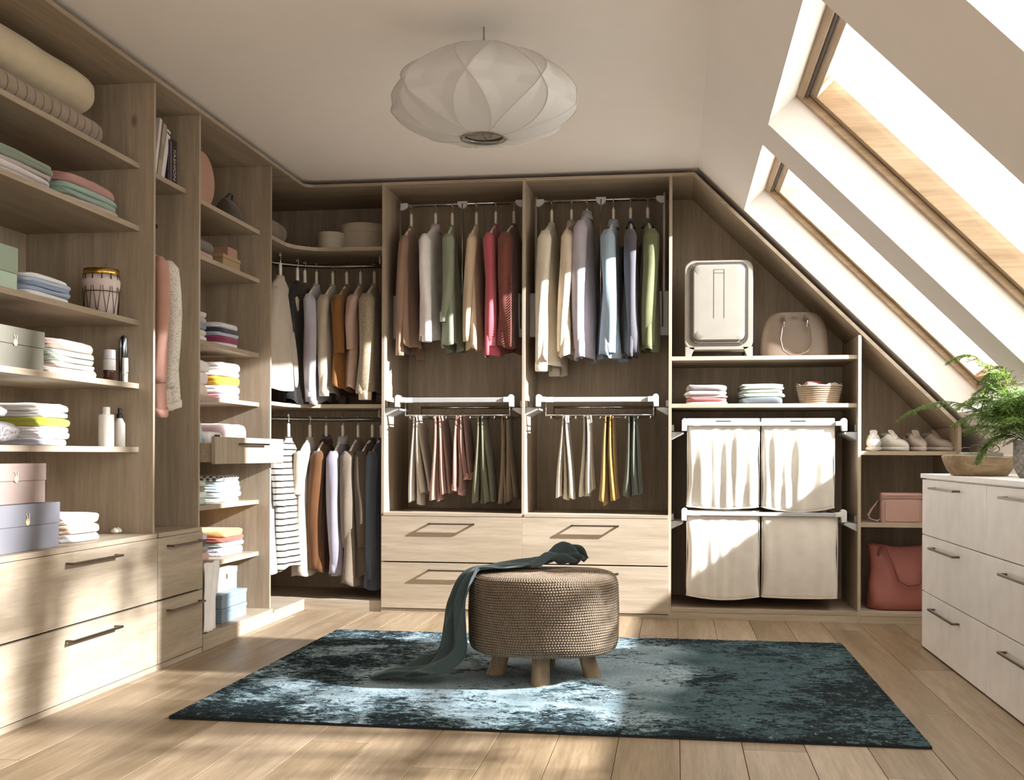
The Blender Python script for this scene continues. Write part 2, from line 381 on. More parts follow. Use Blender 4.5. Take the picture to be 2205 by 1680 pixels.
def front_bar(name, u, x0, x1, zc, xa, xb, hz=.014):
    """grey pull-out front rail with rounded end caps and wedge brackets"""
    yf = 6.255
    t = obj(name, MB().box(x0 + .10, x1 - .055, yf, yf + .02, zc - hz, zc + hz), GREYP, u, bevel=.003)
    for s, xe in ((1, x0), (-1, x1)):
        q = [(xe + s*.062, zc - hz), (xe + s*.062, zc + hz + .001), (xe + s*.034, zc + hz + .003), (xe + s*.03, zc + .026), (xe + s*.018, zc + .031), (xe + s*.006, zc + .028), (xe, zc + .018), (xe, zc - .04), (xe + s*.027, zc - .04), (xe + s*.03, zc - hz)]
        obj('end_cap', MB().prism(q, 'y', yf - .012, yf + .035), LGREY, t, bevel=.003)
        if s == 1: obj('sleeve', MB().box(x0 + .062, x0 + .10, yf - .003, yf + .024, zc - hz - .001, zc + hz + .001), LGREY, t, bevel=.002)
    for s, xe, xw in ((1, x0, xa), (-1, x1, xb)):
        q = [(xw, zc - .045), (xe + s*.012, zc - .045), (xe + s*.012, zc - .055), (xw, zc - .09)]
        obj('bracket', MB().prism(q, 'y', yf + .02, yf + .30), GREYP, t, bevel=.002)
        obj('slide', MB().box(xw, xw + s*.014, yf + .02, yf + .5, zc - .04, zc - .005), STEEL, t)
    return t
def bay(label, x0, x1, hx):
    u = back_unit('wardrobe_unit', label, x0, x1)
    if x0 < -1.5: bpart('side_panel', x0 - .017, x0, .0, ZT - .018, YB, YBK, WZ, u)
    bpart('side_panel', x1, x1 + .017, .0, ZT - .018, YB, YBK, WZ, u)
    bpart('back_panel', x0, x1, .02, ZT - .018, YBK - .008, YBK, WZ, u)
    bpart('top_panel', x0 - (.017 if x0 < -1.5 else 0), x1 + .017, ZT - .018, ZT, YB, YBK, WX, u)
    bpart('deck', x0, x1, .555, .573, YB - .018, YBK - .01, WX, u)
    bpart('plinth', x0 - .014, x1 + .012, 0, .022, YB - .010, YB + .008, WX, u)
    for z0, z1, hz in ((.294, .552, .512), (.026, .287, .247)):
        d = bpart('drawer', x0 - .0105, x1 + .0065, z0, z1, YB - .018, YB, WX, u, .0012)
        obj('drawer_box', MB().box(x0 + .02, x1 - .02, YB + .001, YB + .5, z0 + .02, z1 - .05), WX, d)
        handle(d, (hx, YB - .018, hz), (hx + .268, YB - .018, hz), (0, -.034, 0))
    return u
u5 = bay('light wood hanging bay left of centre above two wide drawers', XD1 + .017, XD2, -1.394)
u6 = bay('light wood hanging bay right of centre above two wide drawers', XD2 + .017, XD3, -.578)
lift(u5, XD1 + .017, XD2); lift(u6, XD2 + .017, XD3)
for u, xa, xb, c0, c1 in ((u5, XD1 + .017, XD2, -1.60, -.908), (u6, XD2 + .017, XD3, -.783, -.094)):
    t = front_bar('trouser_rack', u, c0, c1, 1.219, xa, xb)
    m = MB()
    for xx in (c0 + .055, c1 - .028): m.tube([(xx, 6.285, 1.205), (xx, 6.285, 1.13), (xx, 6.70, 1.13), (xx, 6.70, 1.205)], .0035, 6)
    m.tube([(c0 + .055, 6.285, 1.133), (c1 - .028, 6.285, 1.133)], .003, 6).tube([(c0 + .055, 6.70, 1.133), (c1 - .028, 6.70, 1.133)], .003, 6)
    m.box(c0 + .06, c1 - .03, 6.66, 6.69, 1.185, 1.200)
    obj('wire_frame', m, CHROME, t, smooth=True)
    for k in range(9):
        xx = c0 + .085 + k*(c1 - c0 - .13)/8
        obj('trouser_rod', MB().tube([(xx, 6.275, 1.128), (xx, 6.272, 1.119), (xx, 6.28, 1.112), (xx, 6.70, 1.124)], .0042, 6), CHROME, t, smooth=True)
# bay with laundry bags and the low end bay, both cut by the roof slope
def wtop(x): return min(ZT, 2.4715 - .991*(x - .1055))
u7 = back_unit('wardrobe_unit', 'light wood bay under the slope with suitcase shelf and laundry bags', XD3 + .017, XD4)
a, b = XD3 + .017, XD4
obj('back_panel', MB().prism([(a, .02), (b, .02), (b, wtop(b) - .02), (.1, ZT - .02), (a, ZT - .02)], 'y', YBK - .008, YBK), WZ, u7)
bpart('side_panel', b, b + .017, 0, wtop(b + .017) - .027, YB, YBK, WZ, u7)
bpart('top_panel', a, .1, ZT - .018, ZT, YB, YBK, WX, u7)
def sloped(u, xa, xb):
    obj('sloped_top_panel', MB().prism([(xa, wtop(xa)), (xb, wtop(xb)), (xb, wtop(xb) - .026), (xa, wtop(xa) - .026)] if xa > .12 else [(.1, ZT), (xb, wtop(xb)), (xb, wtop(xb) - .026), (.0935, ZT - .018)], 'y', YB, YBK), WX, u, bevel=.0008)
sloped(u7, .1, b + .0085)
for z in (1.457, 1.194): bpart('shelf', a, b, z - .022, z, 6.27, YBK - .008, WX, u7)
bpart('bottom_panel', a, b, .04, .06, YB, YBK - .008, WX, u7); bpart('plinth', a, b + .008, 0, .04, YB + .002, YB + .018, WX, u7)
u8 = back_unit('wardrobe_unit', 'low light wood end bay under the slope holding shoes and handbags', XD4 + .017, XD5)
a, b = XD4 + .017, XD5
obj('back_panel', MB().prism([(a, .02), (b, .02), (b, wtop(b) - .02), (a, wtop(a) - .02)], 'y', YBK - .008, YBK), WZ, u8)
bpart('side_panel', b, b + .017, 0, wtop(b) - .030, YB, YBK, WZ, u8); sloped(u8, a - .008, b + .012)
for z in (.934, .542): bpart('shelf', a, b, z - .022, z, 6.27, YBK - .008, WX, u8)
bpart('bottom_panel', a, b, .04, .06, YB, YBK - .008, WX, u8); bpart('plinth', a - .008, b + .017, 0, .04, YB + .002, YB + .018, WX, u8)

# white chests of drawers on the right
CXF, CH = 1.162, .825
for k, (y0, y1) in enumerate(((4.425, 5.53), (3.32, 4.424))):
    c = thing('chest_of_drawers', ('white three-drawer chest nearer the wardrobe under a wooden bowl', 'white three-drawer chest cut by the right edge of the photo')[k], 'chest of drawers', (1.4, (y0 + y1)/2, 0))
    obj('carcass', MB().box(CXF + .019, 1.625, y0 + .002, y1 - .001, .012, CH - .022), WHITE, c)
    obj('top_panel', MB().box(CXF - .006, 1.632, y0 + .0005, y1 + (.012 if k == 0 else 0), CH - .021, CH), WHITE, c, bevel=.0015)
    for z0, z1, hz in ((.540, .798, .762), (.273, .535, .49), (.008, .268, .213)):
        dd = obj('drawer', MB().box(CXF, CXF + .0185, y0 + .002, y1 - .002, z0, z1), WHITE, c, bevel=.0012)
        handle(dd, (CXF, y0 + .395, hz), (CXF, y0 + .845, hz), (-.032, 0, 0))

# ---------------------------------------------------------------- garments on hangers
def sup(t, n): c, s = math.cos(t), math.sin(t); return (abs(c)**(2/n)*(1 if c > 0 else -1), abs(s)**(2/n)*(1 if s > 0 else -1))
def hanger(label, loc, rz, W=.19, c=None, group=None):
    h = thing('clothes_hanger', label, 'hanger', loc, rz, group)
    q = [(0, .012*math.sin(a) - .0, .014*math.cos(a) - 0) for a in [-2.4 + 3.9*k/8 for k in range(9)]]
    q = [(0, y, z) for _, y, z in q] + [(0, .006, -.03), (0, 0, -.05)]
    obj('hook', MB().tube(q, .0022, 6), CHROME, h, smooth=True, world=False)
    neck = [(0, 0, -.048), (0, 0, -.085)]
    m = MB().loft([[(.009*q*math.cos(a), .013*q*math.sin(a) + dy, z) for a in [2*PI*k/10 for k in range(10)]] for z, q, dy in ((-.044, .6, 0), (-.052, 1, 0), (-.10, 1, .002), (-.135, 1.2, 0))])
    P = [(0, -W + .014, -.222), (0, -W*.6, -.182), (0, -W*.25, -.145), (0, 0, -.128), (0, W*.25, -.145), (0, W*.6, -.182), (0, W - .014, -.222)]
    m.tube(P, .0085, 8)
    obj('shoulder_bar', m, c or HANG, h, smooth=True, world=False)
    return h
def garment(name, label, cat, loc, rz, mat, W=.20, T=.035, L=.72, sleeve=.58, z0=-.138, sr=.045, flare=1.15, fold=.010, seed=0, group=None,
            collar=None, cuff=None, hemslant=0, sl_out=.015, nfold=5, buttons=0, lean=0, trim=None, fringe=False):
    """hung shirt, coat or dress; local y runs along the hanger, the front sleeve is at -y"""
    g = thing(name, label, cat, loc, rz, group); R = random.Random(seed)
    ph = [R.uniform(0, 6.28) for _ in range(8)]
    nu, nz = 56, 26; zsh = z0 - .088
    R0 = R.uniform(-.05, .07)
    def ripple(a, t):
        return fold*(t**.8)*(math.sin(nfold*a + ph[0] + 1.2*t) + .6*math.sin((nfold+3)*a + ph[1] - 2*t) + .4*math.sin(2*a + ph[2] + 3*t))
    rings = []
    for z, wy, tx in ((z0 + .016, .040, T*.42), (z0, .046, T*.42), (z0 - .010, .060, T*.42)):
        rings.append([(tx*sup(2*PI*i/nu, 2)[0], wy*sup(2*PI*i/nu, 2)[1], z) for i in range(nu)])
    for k in range(1, 5):
        s = k/4; wy = .060 + (W - .060)*s; z = z0 - .010 - (.078)*s**1.25; tx = T*(.42 + .14*s)
        rings.append([(tx*sup(2*PI*i/nu, 2.4)[0], wy*sup(2*PI*i/nu, 2.4)[1], z) for i in range(nu)])
    zb = -L - z0*0
    for k in range(1, nz + 1):
        t = k/nz; z = zsh + (z0 - L - zsh)*t; row = []
        wy = W*(1 - .10*math.sin(min(1, t*2.2)*PI/2)) * (1 + (flare - .9)*t); tx = T*(.56 + .22*min(1, t/.3) + .62*t)
        for i in range(nu):
            a = 2*PI*i/nu; c, s = sup(a, 2.2); r = ripple(a, t)
            zz = z + (hemslant or R0)*s*t**3*.5 + .012*math.sin(3*a + ph[3])*t**4
            row.append((tx*c + r*1.35*(1 if c > 0 else -1)*abs(c)**.5 + lean*t + .011*t*math.sin(2.2*t + ph[6]) + .010*t*s*math.sin(ph[7]), wy*s + r*.5*s, zz))
        rings.append(row)
    b = obj('body', MB().loft(rings, cap0=False, cap1=False), mat, g, smooth=True, world=False, solid=.002)
    for sd in (-1, 1):
        if not sleeve: break
        rs = []; n = 20; ns = 18; off = R.uniform(-.022, .022)
        for k in range(ns + 1):
            t = k/ns; L2 = sleeve
            y = sd*(W - .028 + sl_out*math.sin(t*PI) + .02*t); z = zsh + .022 - L2*t
            x = off*t + T*.25*math.sin(t*3 + ph[5])
            ry = sr*(1 - .38*t)*(1 if t < .93 or not cuff else .92); rx = min(sr, T*.95)*(1 - .25*t)
            if k == 0: ry *= .5; rx *= .5
            rs.append([(x + (rx + .004*math.sin(3*a + ph[4] + 5*t))*math.cos(a), y + (ry + .005*math.sin(2*a + ph[6] + 7*t))*math.sin(a), z) for a in [2*PI*i/n for i in range(n)]])
        so = obj('sleeve', MB().loft(rs, cap0=True, cap1=False), mat, g, smooth=True, world=False, solid=.002)
        if cuff:
            cx = sum(p[0] for p in rs[-1])/n; cy = sum(p[1] for p in rs[-1])/n; zc = rs[-1][0][2]
            r2 = [[(cx + (p[0]-cx)*s2, cy + (p[1]-cy)*s2, zc + dz) for p in rs[-1]] for s2, dz in ((1.06, .05), (1.10, .03), (1.08, -.006), (.98, -.008))]
            obj('cuff', MB().loft(r2, cap0=False, cap1=False), cuff, so, smooth=True, world=False, solid=.002)
    if collar:
        r3 = []
        for z, wy, tx in ((z0 - .012, .060, T*.46), (z0 + .024, .046, T*.46), (z0 + .028, .050, T*.56), (z0 - .022, .088, T*.78)):
            r3.append([(tx*math.cos(a), wy*math.sin(a), z + .006*math.sin(a)) for a in [2*PI*i/28 for i in range(28)]])
        obj('collar', MB().loft(r3, cap0=False, cap1=False), collar, g, smooth=True, world=False, solid=.0015)
    if buttons:
        m = MB()
        for k in range(buttons):
            z = z0 - .1 - k*(L - .16)/buttons; m.lathe([(.0052, 0), (.0052, .0025)], (0, 0, 0), 10)
            n0 = len(m.v) - 20
            m.v[n0:] = [(T*1.0 + z_ + .004 + abs(z)*T*.3, x_*1.0, z + y_) for x_, y_, z_ in m.v[n0:]]
        obj('button', m, plain('#4c4038', .4), g, world=False)
    if fringe:
        m = MB()
        for k in range(26):
            z = z0 - .30 - k*.015; y = -W*.95 - .02
            m.tube([(T*.5, y + .03, z), (T*.9, y - .012, z - .012), (T*.8, y - .022, z - .03)], .0028, 5)
        obj('fringe', m, mat, g, world=False, smooth=True)
    if trim:
        obj('hem', MB().loft([[(p[0]*1.04, p[1]*1.02, p[2] + dz) for p in rings[-1]] for dz in (.03, -.002)], cap0=False, cap1=False), trim, g, smooth=True, world=False, solid=.002)
    return g
def hung(tbl, y, zr, group, rz_extra=0):
    """one hanger and one garment per row; px is where the hook shows in the photograph"""
    for r in tbl:
        px, pyh, kw = r[0], r[1], dict(r[2]); lab, hl = kw.pop('label'), kw.pop('hlabel'); rz = kw.pop('rz', 0)
        yy = kw.pop('y', y); p = onY(px, 700, yy); x = p.x; yloc = yy
        hem = onY(px, pyh, yy - .12).z; z0 = kw.get('z0', -.138)
        kw['L'] = (zr - hem) + z0
        if 'sl' in kw:
            kw['sleeve'] = (zr + z0 - .066) - onY(px, kw.pop('sl'), yy - .2).z
        hanger(hl, (x, yloc, zr), rz, kw.get('W', .2), group='white hangers' if False else None)
        garment(kw.pop('name', 'shirt'), lab, kw.pop('cat', 'shirt'), (x, yloc, zr), rz, group=None, **kw)
r = math.radians
hung([
 (885, 752, dict(label='dusty brown blouse hanging leftmost in the left hanging bay', hlabel='white hanger holding the dusty brown blouse', mat=cloth('#a08471'), T=.030, W=.19, sl=765, rz=r(0), seed=1, fold=.012, sr=.035)),
 (937, 728, dict(label='white cotton shirt with lace collar, second in the left hanging bay', hlabel='white hanger inside the white lace-collared shirt', mat=cloth('#e8e2e0'), T=.036, W=.21, sl=733, rz=r(-4), seed=2, collar=cloth('#d9cfca', 'speck', '#b9aeaa'), cuff=cloth('#efeaea'), sr=.055)),
 (973, 747, dict(label='sage green shirt hanging beside the white cotton shirt', hlabel='white hanger holding the sage green shirt', mat=cloth('#8b917b'), T=.036, W=.20, sl=690, rz=r(4), seed=3, cuff=cloth('#a3aa95'), fold=.016)),
 (1025, 748, dict(label='plain beige long-sleeved blouse right of the middle rod in the left bay', hlabel='white hanger holding the plain beige blouse', mat=cloth('#cbb69a'), T=.030, W=.19, sl=735, rz=r(0), seed=4)),
 (1067, 760, dict(label='rose red blouse with gathered cuffs in the left hanging bay', hlabel='white hanger holding the rose red blouse', mat=cloth('#bb5c66'), T=.034, W=.20, sl=742, rz=r(-2), seed=5, cuff=cloth('#d98590'), fold=.015)),
 (1106, 752, dict(label='maroon knitted cardigan with fringed edge at the right of the left hanging bay', hlabel='white hanger tilted inside the maroon cardigan', mat=cloth('#7d4640', 'floral', '#6a4a38'), T=.045, W=.21, sl=748, rz=r(-5), seed=6, fringe=True, name='cardigan', cat='cardigan')),
], 6.50, 2.386, 'left')
hung([
 (1187, 790, dict(label='cream knitted sweater with long sleeves leftmost in the right hanging bay', hlabel='white hanger holding the cream knitted sweater', mat=cloth('#d8cfbc', 'knit'), T=.042, W=.22, sl=797, rz=r(-6), seed=7, sr=.05, name='sweater', cat='sweater', cuff=cloth('#f2ead9', 'knit'))),
 (1230, 765, dict(label='pale beige blouse second in the right hanging bay', hlabel='white hanger holding the pale beige blouse', mat=cloth('#d2c2ac'), T=.040, W=.21, sl=757, rz=r(-5), seed=8, collar=cloth('#c2b09a'))),
 (1263, 772, dict(label='grey lavender shirt with high collar, left of the middle rod', hlabel='white hanger hidden in the grey lavender shirt collar', mat=cloth('#aca5ae'), T=.042, W=.21, sl=752, rz=r(-7), seed=9, collar=cloth('#a39ca3'), z0=-.085)),
 (1320, 768, dict(label='light blue denim shirt right of the middle rod in the right bay', hlabel='white hanger holding the light blue denim shirt', mat=cloth('#98abb9'), T=.044, W=.21, sl=757, rz=r(-3), seed=10, collar=cloth('#8fa3b2'), cuff=cloth('#c2d3df'), fold=.014)),
 (1357, 762, dict(label='charcoal grey shirt between the light blue and olive shirts', hlabel='white hanger holding the charcoal grey shirt', mat=cloth('#57565c'), T=.036, W=.20, sl=760, rz=r(4), seed=11, collar=cloth('#28231f'))),
 (1394, 752, dict(label='olive green linen shirt rightmost in the right hanging bay', hlabel='white hanger holding the olive green linen shirt', mat=cloth('#6d7050'), T=.048, W=.20, sl=744, rz=r(6), seed=12, collar=cloth('#4f4f36'), fold=.014)),
], 6.50, 2.386, 'right')
# corner unit, upper rail
zu, zl = 2.048, 1.128
hung([
 (603, 835, dict(label='cream v-neck blouse facing the room at the left of the upper corner rail', hlabel='white hanger holding the cream v-neck blouse', mat=cloth('#bcb0a0'), T=.05, W=.17, sl=815, rz=r(0), seed=13, y=6.12, cuff=cloth('#efe8dc'), flare=1.3)),
 (640, 866, dict(label='long black dress on the upper corner rail', hlabel='white hanger holding the long black dress', mat=cloth('#1c1715'), T=.045, W=.15, sleeve=0, rz=r(-6), seed=14, y=6.32, name='dress', cat='dress')),
 (656, 858, dict(label='dark brown sequined top hanging behind the long black dress', hlabel='white hanger holding the dark brown top', mat=cloth('#4a3327', 'speck', '#2a1b14'), T=.035, W=.14, sleeve=0, rz=r(-6), seed=44, y=6.40, name='top', cat='top')),
 (681, 862, dict(label='pale lavender shirt with open white cuff on the upper corner rail', hlabel='white hanger holding the pale lavender shirt', mat=cloth('#aeaab2'), T=.038, W=.20, sl=852, rz=r(3), seed=15, y=6.46, cuff=cloth('#e3dfe2'), sr=.042)),
 (716, 856, dict(label='beige blouse with buttoned cuff between the lavender and orange brown tops', hlabel='white hanger holding the beige buttoned blouse', mat=cloth('#b3a794'), T=.036, W=.20, sl=850, rz=r(3), seed=16, y=6.5, cuff=cloth('#d6cab7'))),
 (746, 842, dict(label='orange brown corduroy top on the upper corner rail', hlabel='white hanger holding the orange brown top', mat=cloth('#855a2f'), T=.040, W=.19, sl=760, rz=r(3), seed=17, y=6.5, name='top', cat='top')),
 (776, 840, dict(label='dusty pink cardigan with short sleeve on the upper corner rail', hlabel='white hanger holding the dusty pink cardigan', mat=cloth('#b89d8c'), T=.036, W=.19, sl=752, rz=r(3), seed=18, y=6.5, name='cardigan', cat='cardigan')),
 (806, 850, dict(label='speckled beige linen shirt nearest the divider on the upper corner rail', hlabel='white hanger holding the speckled linen shirt', mat=cloth('#a5977f', 'speck', '#8b7d65'), T=.048, W=.21, sl=858, rz=r(2), seed=19, y=6.5, sr=.055, cuff=cloth('#c8ba9f'))),
], 6.5, zu, 'upper')
hung([
 (577, 1236, dict(label='long white shirt half hidden behind the shelf unit side, lower corner rail', hlabel='white hanger holding the long white shirt', mat=cloth('#c9ccd2', 'speck', '#b4bac2'), T=.020, W=.12, sleeve=0, rz=r(4), seed=20, y=5.98)),
 (622, 1222, dict(label='black and cream striped long-sleeved top on the lower corner rail', hlabel='white hanger holding the striped top', mat=cloth('#b9ae9f', 'stripe', '#1c1816'), T=.040, W=.185, sl=1090, rz=r(2), seed=21, y=6.2, name='striped_top', cat='top', sr=.055, fold=.006)),
 (668, 1230, dict(label='cream t-shirt with short sleeves beside the striped top', hlabel='white hanger holding the cream t-shirt', mat=cloth('#b3aa9c'), T=.044, W=.19, sl=1066, rz=r(0), seed=22, y=6.42, name='t_shirt', cat='t-shirt', sr=.07)),
 (703, 1232, dict(label='caramel brown suede coat on the lower corner rail', hlabel='white hanger holding the caramel brown coat', mat=cloth('#5e3d22'), T=.05, W=.21, sl=1225, rz=r(2), seed=23, y=6.5, name='coat', cat='coat', collar=cloth('#3a2415'), fold=.015)),
 (739, 1240, dict(label='lavender grey shirt with long cuff right of the caramel coat', hlabel='white hanger holding the lavender grey shirt', mat=cloth('#8f8a96'), T=.04, W=.21, sl=1240, rz=r(2), seed=24, y=6.5, collar=cloth('#b6b0b8'))),
 (772, 1258, dict(label='taupe tweed coat in the lower corner rail, third from the divider', hlabel='white hanger holding the taupe tweed coat', mat=cloth('#716557', 'knit'), T=.05, W=.20, sl=1180, rz=r(0), seed=25, y=6.5, name='coat', cat='coat', flare=1.3)),
 (803, 1230, dict(label='dark taupe jacket between the tweed coat and the blue-grey jeans jacket', hlabel='white hanger holding the dark taupe jacket', mat=cloth('#51463b'), T=.036, W=.19, sl=1180, rz=r(-6), seed=26, y=6.5, name='jacket', cat='jacket')),
 (822, 1258, dict(label='blue-grey denim jacket nearest the divider on the lower corner rail', hlabel='white hanger holding the blue-grey denim jacket', mat=cloth('#4a515c'), T=.036, W=.18, sl=1250, rz=r(-4), seed=27, y=6.5, name='jacket', cat='jacket')),
], 6.5, zl, 'lower')
# narrow unit: two garments seen face-on
for k, (y, hz, kw) in enumerate(((4.50, onX(355, 882, -2.28).z, dict(name='blouse', label='dusty rose blouse hanging behind the speckled white jacket in the narrow unit', cat='blouse', mat=cloth('#b98d7d'), T=.035, W=.21, sleeve=.54, seed=30, trim=cloth('#c99b8b'))),
                                 (4.68, onX(395, 893, -2.28).z, dict(name='jacket', label='speckled white jacket hanging in the narrow unit below the books', cat='jacket', mat=cloth('#ded8cc', 'speck', '#bdb6aa'), T=.045, W=.22, sleeve=.56, seed=31, trim=cloth('#ded8cc'))))):
    zr = onX(372, 565, -2.42).z + .115
    hanger(('white hanger holding the dusty rose blouse', 'white hanger holding the speckled white jacket')[k], (-2.37, y, zr), r(90 - 28 if k else 90 - 8))
    kw['L'] = zr - .138 - hz
    nm, lb, ct = kw.pop('name'), kw.pop('label'), kw.pop('cat')
    garment(nm, lb, ct, (-2.37, y, zr), r(90 + (-28 if k else -8)), **kw)
obj('clothes_rail', MB().tube([(-2.37, Y1 + .018, zr), (-2.37, Y2 - .001, zr)], .0125, 10), STEEL, u2, smooth=True)

# ---------------------------------------------------------------- trousers on the racks
def trousers(label, pxt, pxb0, pxb1, pyb, mat, seed=0, short=0, n=4, turned=None):
    R = random.Random(seed); y0, y1 = 6.30, 6.58; zt = 1.128; x = onY(pxt, 900, 6.30).x
    g = thing('trousers', label, 'trousers', (x, 6.45, 0))
    xb0, xb1 = onY(pxb0, pyb, 6.28).x, onY(pxb1, pyb, 6.28).x
    for k in range(n):
        t = k/(n-1); off = (-.012, -.004, .006, .014)[k] if n == 4 else (t-.5)*.026
        xe = xb0 + .018 + (xb1 - xb0 - .036)*t + R.uniform(-.005, .005)
        ze = onY((pxb0+pxb1)/2, pyb, 6.28).z + (short if k >= 2 else 0)*1.0 + (abs(k - 1.2))*.012 + R.uniform(0, .01)
        yo = R.uniform(-.012, .01) + (.03 if k % 2 else 0); a = R.uniform(0, 6)
        rings = []; nr = 16; m_ = 22
        for j in range(nr + 1):
            s = j/nr; z = zt + .004 - (zt - ze)*s; cx = x + off + (xe - x - off)*(s**1.15) + .006*math.sin(a + 4*s)
            hw = (y1 - y0)/2*(.78 + .1*math.sin(s*3)) * (1 - .25*s); cy = (y0 + y1)/2 + yo - .035 + .07*0 + .02*s
            th = .005 + .011*s**.7
            rings.append([(cx + th*sup(2*PI*i/m_, 2)[0] + .003*math.sin(5*2*PI*i/m_ + a + 3*s)*s, cy + hw*sup(2*PI*i/m_, 2.6)[1], z + .008*s*math.sin(2*PI*i/m_ + a)) for i in range(m_)])
        lg = obj('leg', MB().loft(rings, cap0=True, cap1=False), mat, g, smooth=True, solid=.0025)
        if turned:
            rr = rings[-1]; cx = sum(p[0] for p in rr)/m_; cy = sum(p[1] for p in rr)/m_
            obj('turn_up', MB().loft([[(cx + (p[0]-cx)*1.2, cy + (p[1]-cy)*1.02, p[2] + dz) for p in rr] for dz in (.035, -.003)], cap0=False, cap1=False), turned, lg, smooth=True, solid=.002)
    obj('fold_over_rod', MB().loft([[(x + .016*math.cos(b), yy, zt + .001 + .008*math.sin(b)) for b in [2*PI*i/12 for i in range(12)]] for yy in (y0 + .0, y0 + .08, y1 - .05, y1)]), mat, g, smooth=True)
    return g
for a in (('light beige trousers leftmost on the left rack', 893, 873, 921, 1092, cloth('#bfb4a4'), 1, .06),
          ('rose pink trousers second on the left rack', 941, 918, 968, 1087, cloth('#9d7c6f'), 2, .04),
          ('pink trousers with turned-up hems third on the left rack', 988, 964, 1015, 1068, cloth('#9d786e'), 3, .07, 4, cloth('#c9a094')),
          ('olive green trousers fourth on the left rack', 1032, 1013, 1062, 1090, cloth('#716f57'), 4, 0),
          ('khaki brown trousers rightmost on the left rack', 1086, 1065, 1108, 1094, cloth('#84735b'), 5, .02),
          ('cream striped trousers leftmost on the right rack', 1215, 1193, 1233, 1082, cloth('#c6bcab'), 6, .0, 3),
          ('off-white crumpled trousers second on the right rack', 1261, 1245, 1283, 1076, cloth('#bdb4a3'), 7, .02),
          ('mustard yellow trousers on the right rack', 1311, 1285, 1337, 1093, cloth('#9c7c42'), 8, .01),
          ('dark grey-green trousers rightmost on the right rack', 1361, 1337, 1385, 1077, cloth('#5f6457'), 9, 0)):
    trousers(*a)

# ---------------------------------------------------------------- laundry bags
for k, zc in enumerate((1.082, .575)):
    t = front_bar('laundry_pull_out' , u7, .033, .921, zc if k == 0 else .585, XD3 + .017, XD4, hz=.011)
CANV = cloth('#dcd6cb'); CANV2 = cloth('#d0c8ba')
def bag(label, x0, x1, ztop, zbot, rimdz, seed, sag=.012, folds=.010):
    g = thing('laundry_bag', label, 'laundry bag', ((x0+x1)/2, 6.45, 0)); R = random.Random(seed); ph = [R.uniform(0, 6) for _ in range(6)]
    y0, y1 = 6.272, 6.72; n = 168; lv = 24; rings = []
    def rr(t, wx, wy, cx, cy, e=6):
        # even walk round a rectangle with slightly rounded corners; starts at the middle of the right side
        q = (t/(2*PI)*4*(wx + wy)) ; x = y = 0
        if q < wy: x, y = wx, q
        elif q < wy + 2*wx: x, y = wx - (q - wy), wy
        elif q < 3*wy + 2*wx: x, y = -wx, wy - (q - wy - 2*wx)
        elif q < 3*wy + 4*wx: x, y = -wx + (q - 3*wy - 2*wx), -wy
        else: x, y = wx, -wy + (q - 3*wy - 4*wx)
        k = max(0, (abs(x)/wx + abs(y)/wy - 1.90)/.1); f = 1 - .018*k*k; return cx + x*f, cy + y*f
    for j in range(lv + 1):
        s = j/lv; z = ztop - (ztop - zbot)*s; row = []
        for i in range(n):
            a = 2*PI*i/n; X_, Y_ = rr(a, (x1-x0)/2 - .002 - (.006*math.sin(s*PI)), (y1-y0)/2, (x0+x1)/2, (y0+y1)/2, 16)
            u = (X_ - x0)/(x1 - x0); front = (1 if Y_ < y0 + .02 else 0)*min(1, max(0, u)*14, max(0, 1 - u)*14)
            w = folds*math.sin(min(1, s*1.3 + .12)*PI*.75)*front
            Y_ += w*(math.sin(u*30 + ph[0] + 2.2*math.sin(u*6 + ph[4]) + s*2.5*(u - .5)) + .8*math.sin(u*17 + ph[2] + s*2.8)) - .02*front*math.sin(s*PI)
            X_ += .004*math.sin(s*9 + ph[3])*(1 - front)
            zz = z - sag*math.sin(u*PI)*s**3
            row.append((X_, Y_, zz))
        rings.append(row)
    bot = rings[-1]; cx = sum(p[0] for p in bot)/n; cy = sum(p[1] for p in bot)/n
    for q, dz in ((.96, -.006), (.6, -.014), (.1, -.016)): rings.append([(cx + (p[0]-cx)*q, cy + (p[1]-cy)*q, p[2] + dz) for p in bot])
    obj('bag_body', MB().loft(rings, cap0=False, cap1=True), CANV, g, smooth=True)
    # stiff upper rim with handle slot, above the rail
    m = MB(); zr = ztop - .004; xm = (x0+x1)/2 + .0; hs = .042
    def strip(xa, xb, za, zb): m.box(xa, xb, y0 + .012, y0 + .016, za, zb)
    strip(x0 + .004, xm - hs, zr, zr + rimdz); strip(xm + hs, x1 - .004, zr, zr + rimdz)
    strip(xm - hs, xm + hs, zr, zr + rimdz - .020 if rimdz > .03 else zr + rimdz*.4); strip(xm - hs, xm + hs, zr + rimdz - .013 if rimdz > .03 else zr + rimdz*.4, zr + rimdz)
    m.box(x0 + .004, x1 - .004, y1 - .02, y1 - .016, zr, zr + rimdz + .006).box(x0 + .002, x0 + .006, y0 + .012, y1 - .016, zr, zr + rimdz).box(x1 - .006, x1 - .002, y0 + .012, y1 - .016, zr, zr + rimdz)
    obj('rim', m, CANV, g)
    p = [(q[0], q[1] - .002, q[2]) for q in rings[lv] if q[1] < (y0+y1)/2 - .15]
    obj('piping', MB().tube(sorted(p), .003, 6), CANV2, g, smooth=True)
    for xx in (x0 + .004, x1 - .004): obj('seam', MB().tube([(xx, y0 + .008, ztop), (xx + (.0), y0 + .004, (ztop+zbot)/2), (xx, y0 + .010, zbot + .01)], .0028, 6), CANV2, g, smooth=True)
    return g
bag('upper left white canvas laundry bag below the towel shelf', .062, .461, 1.069, .625, .048, 1, .012, .006)
bag('upper right white canvas laundry bag below the woven basket', .467, .862, 1.069, .625, .048, 2, .026, .006)
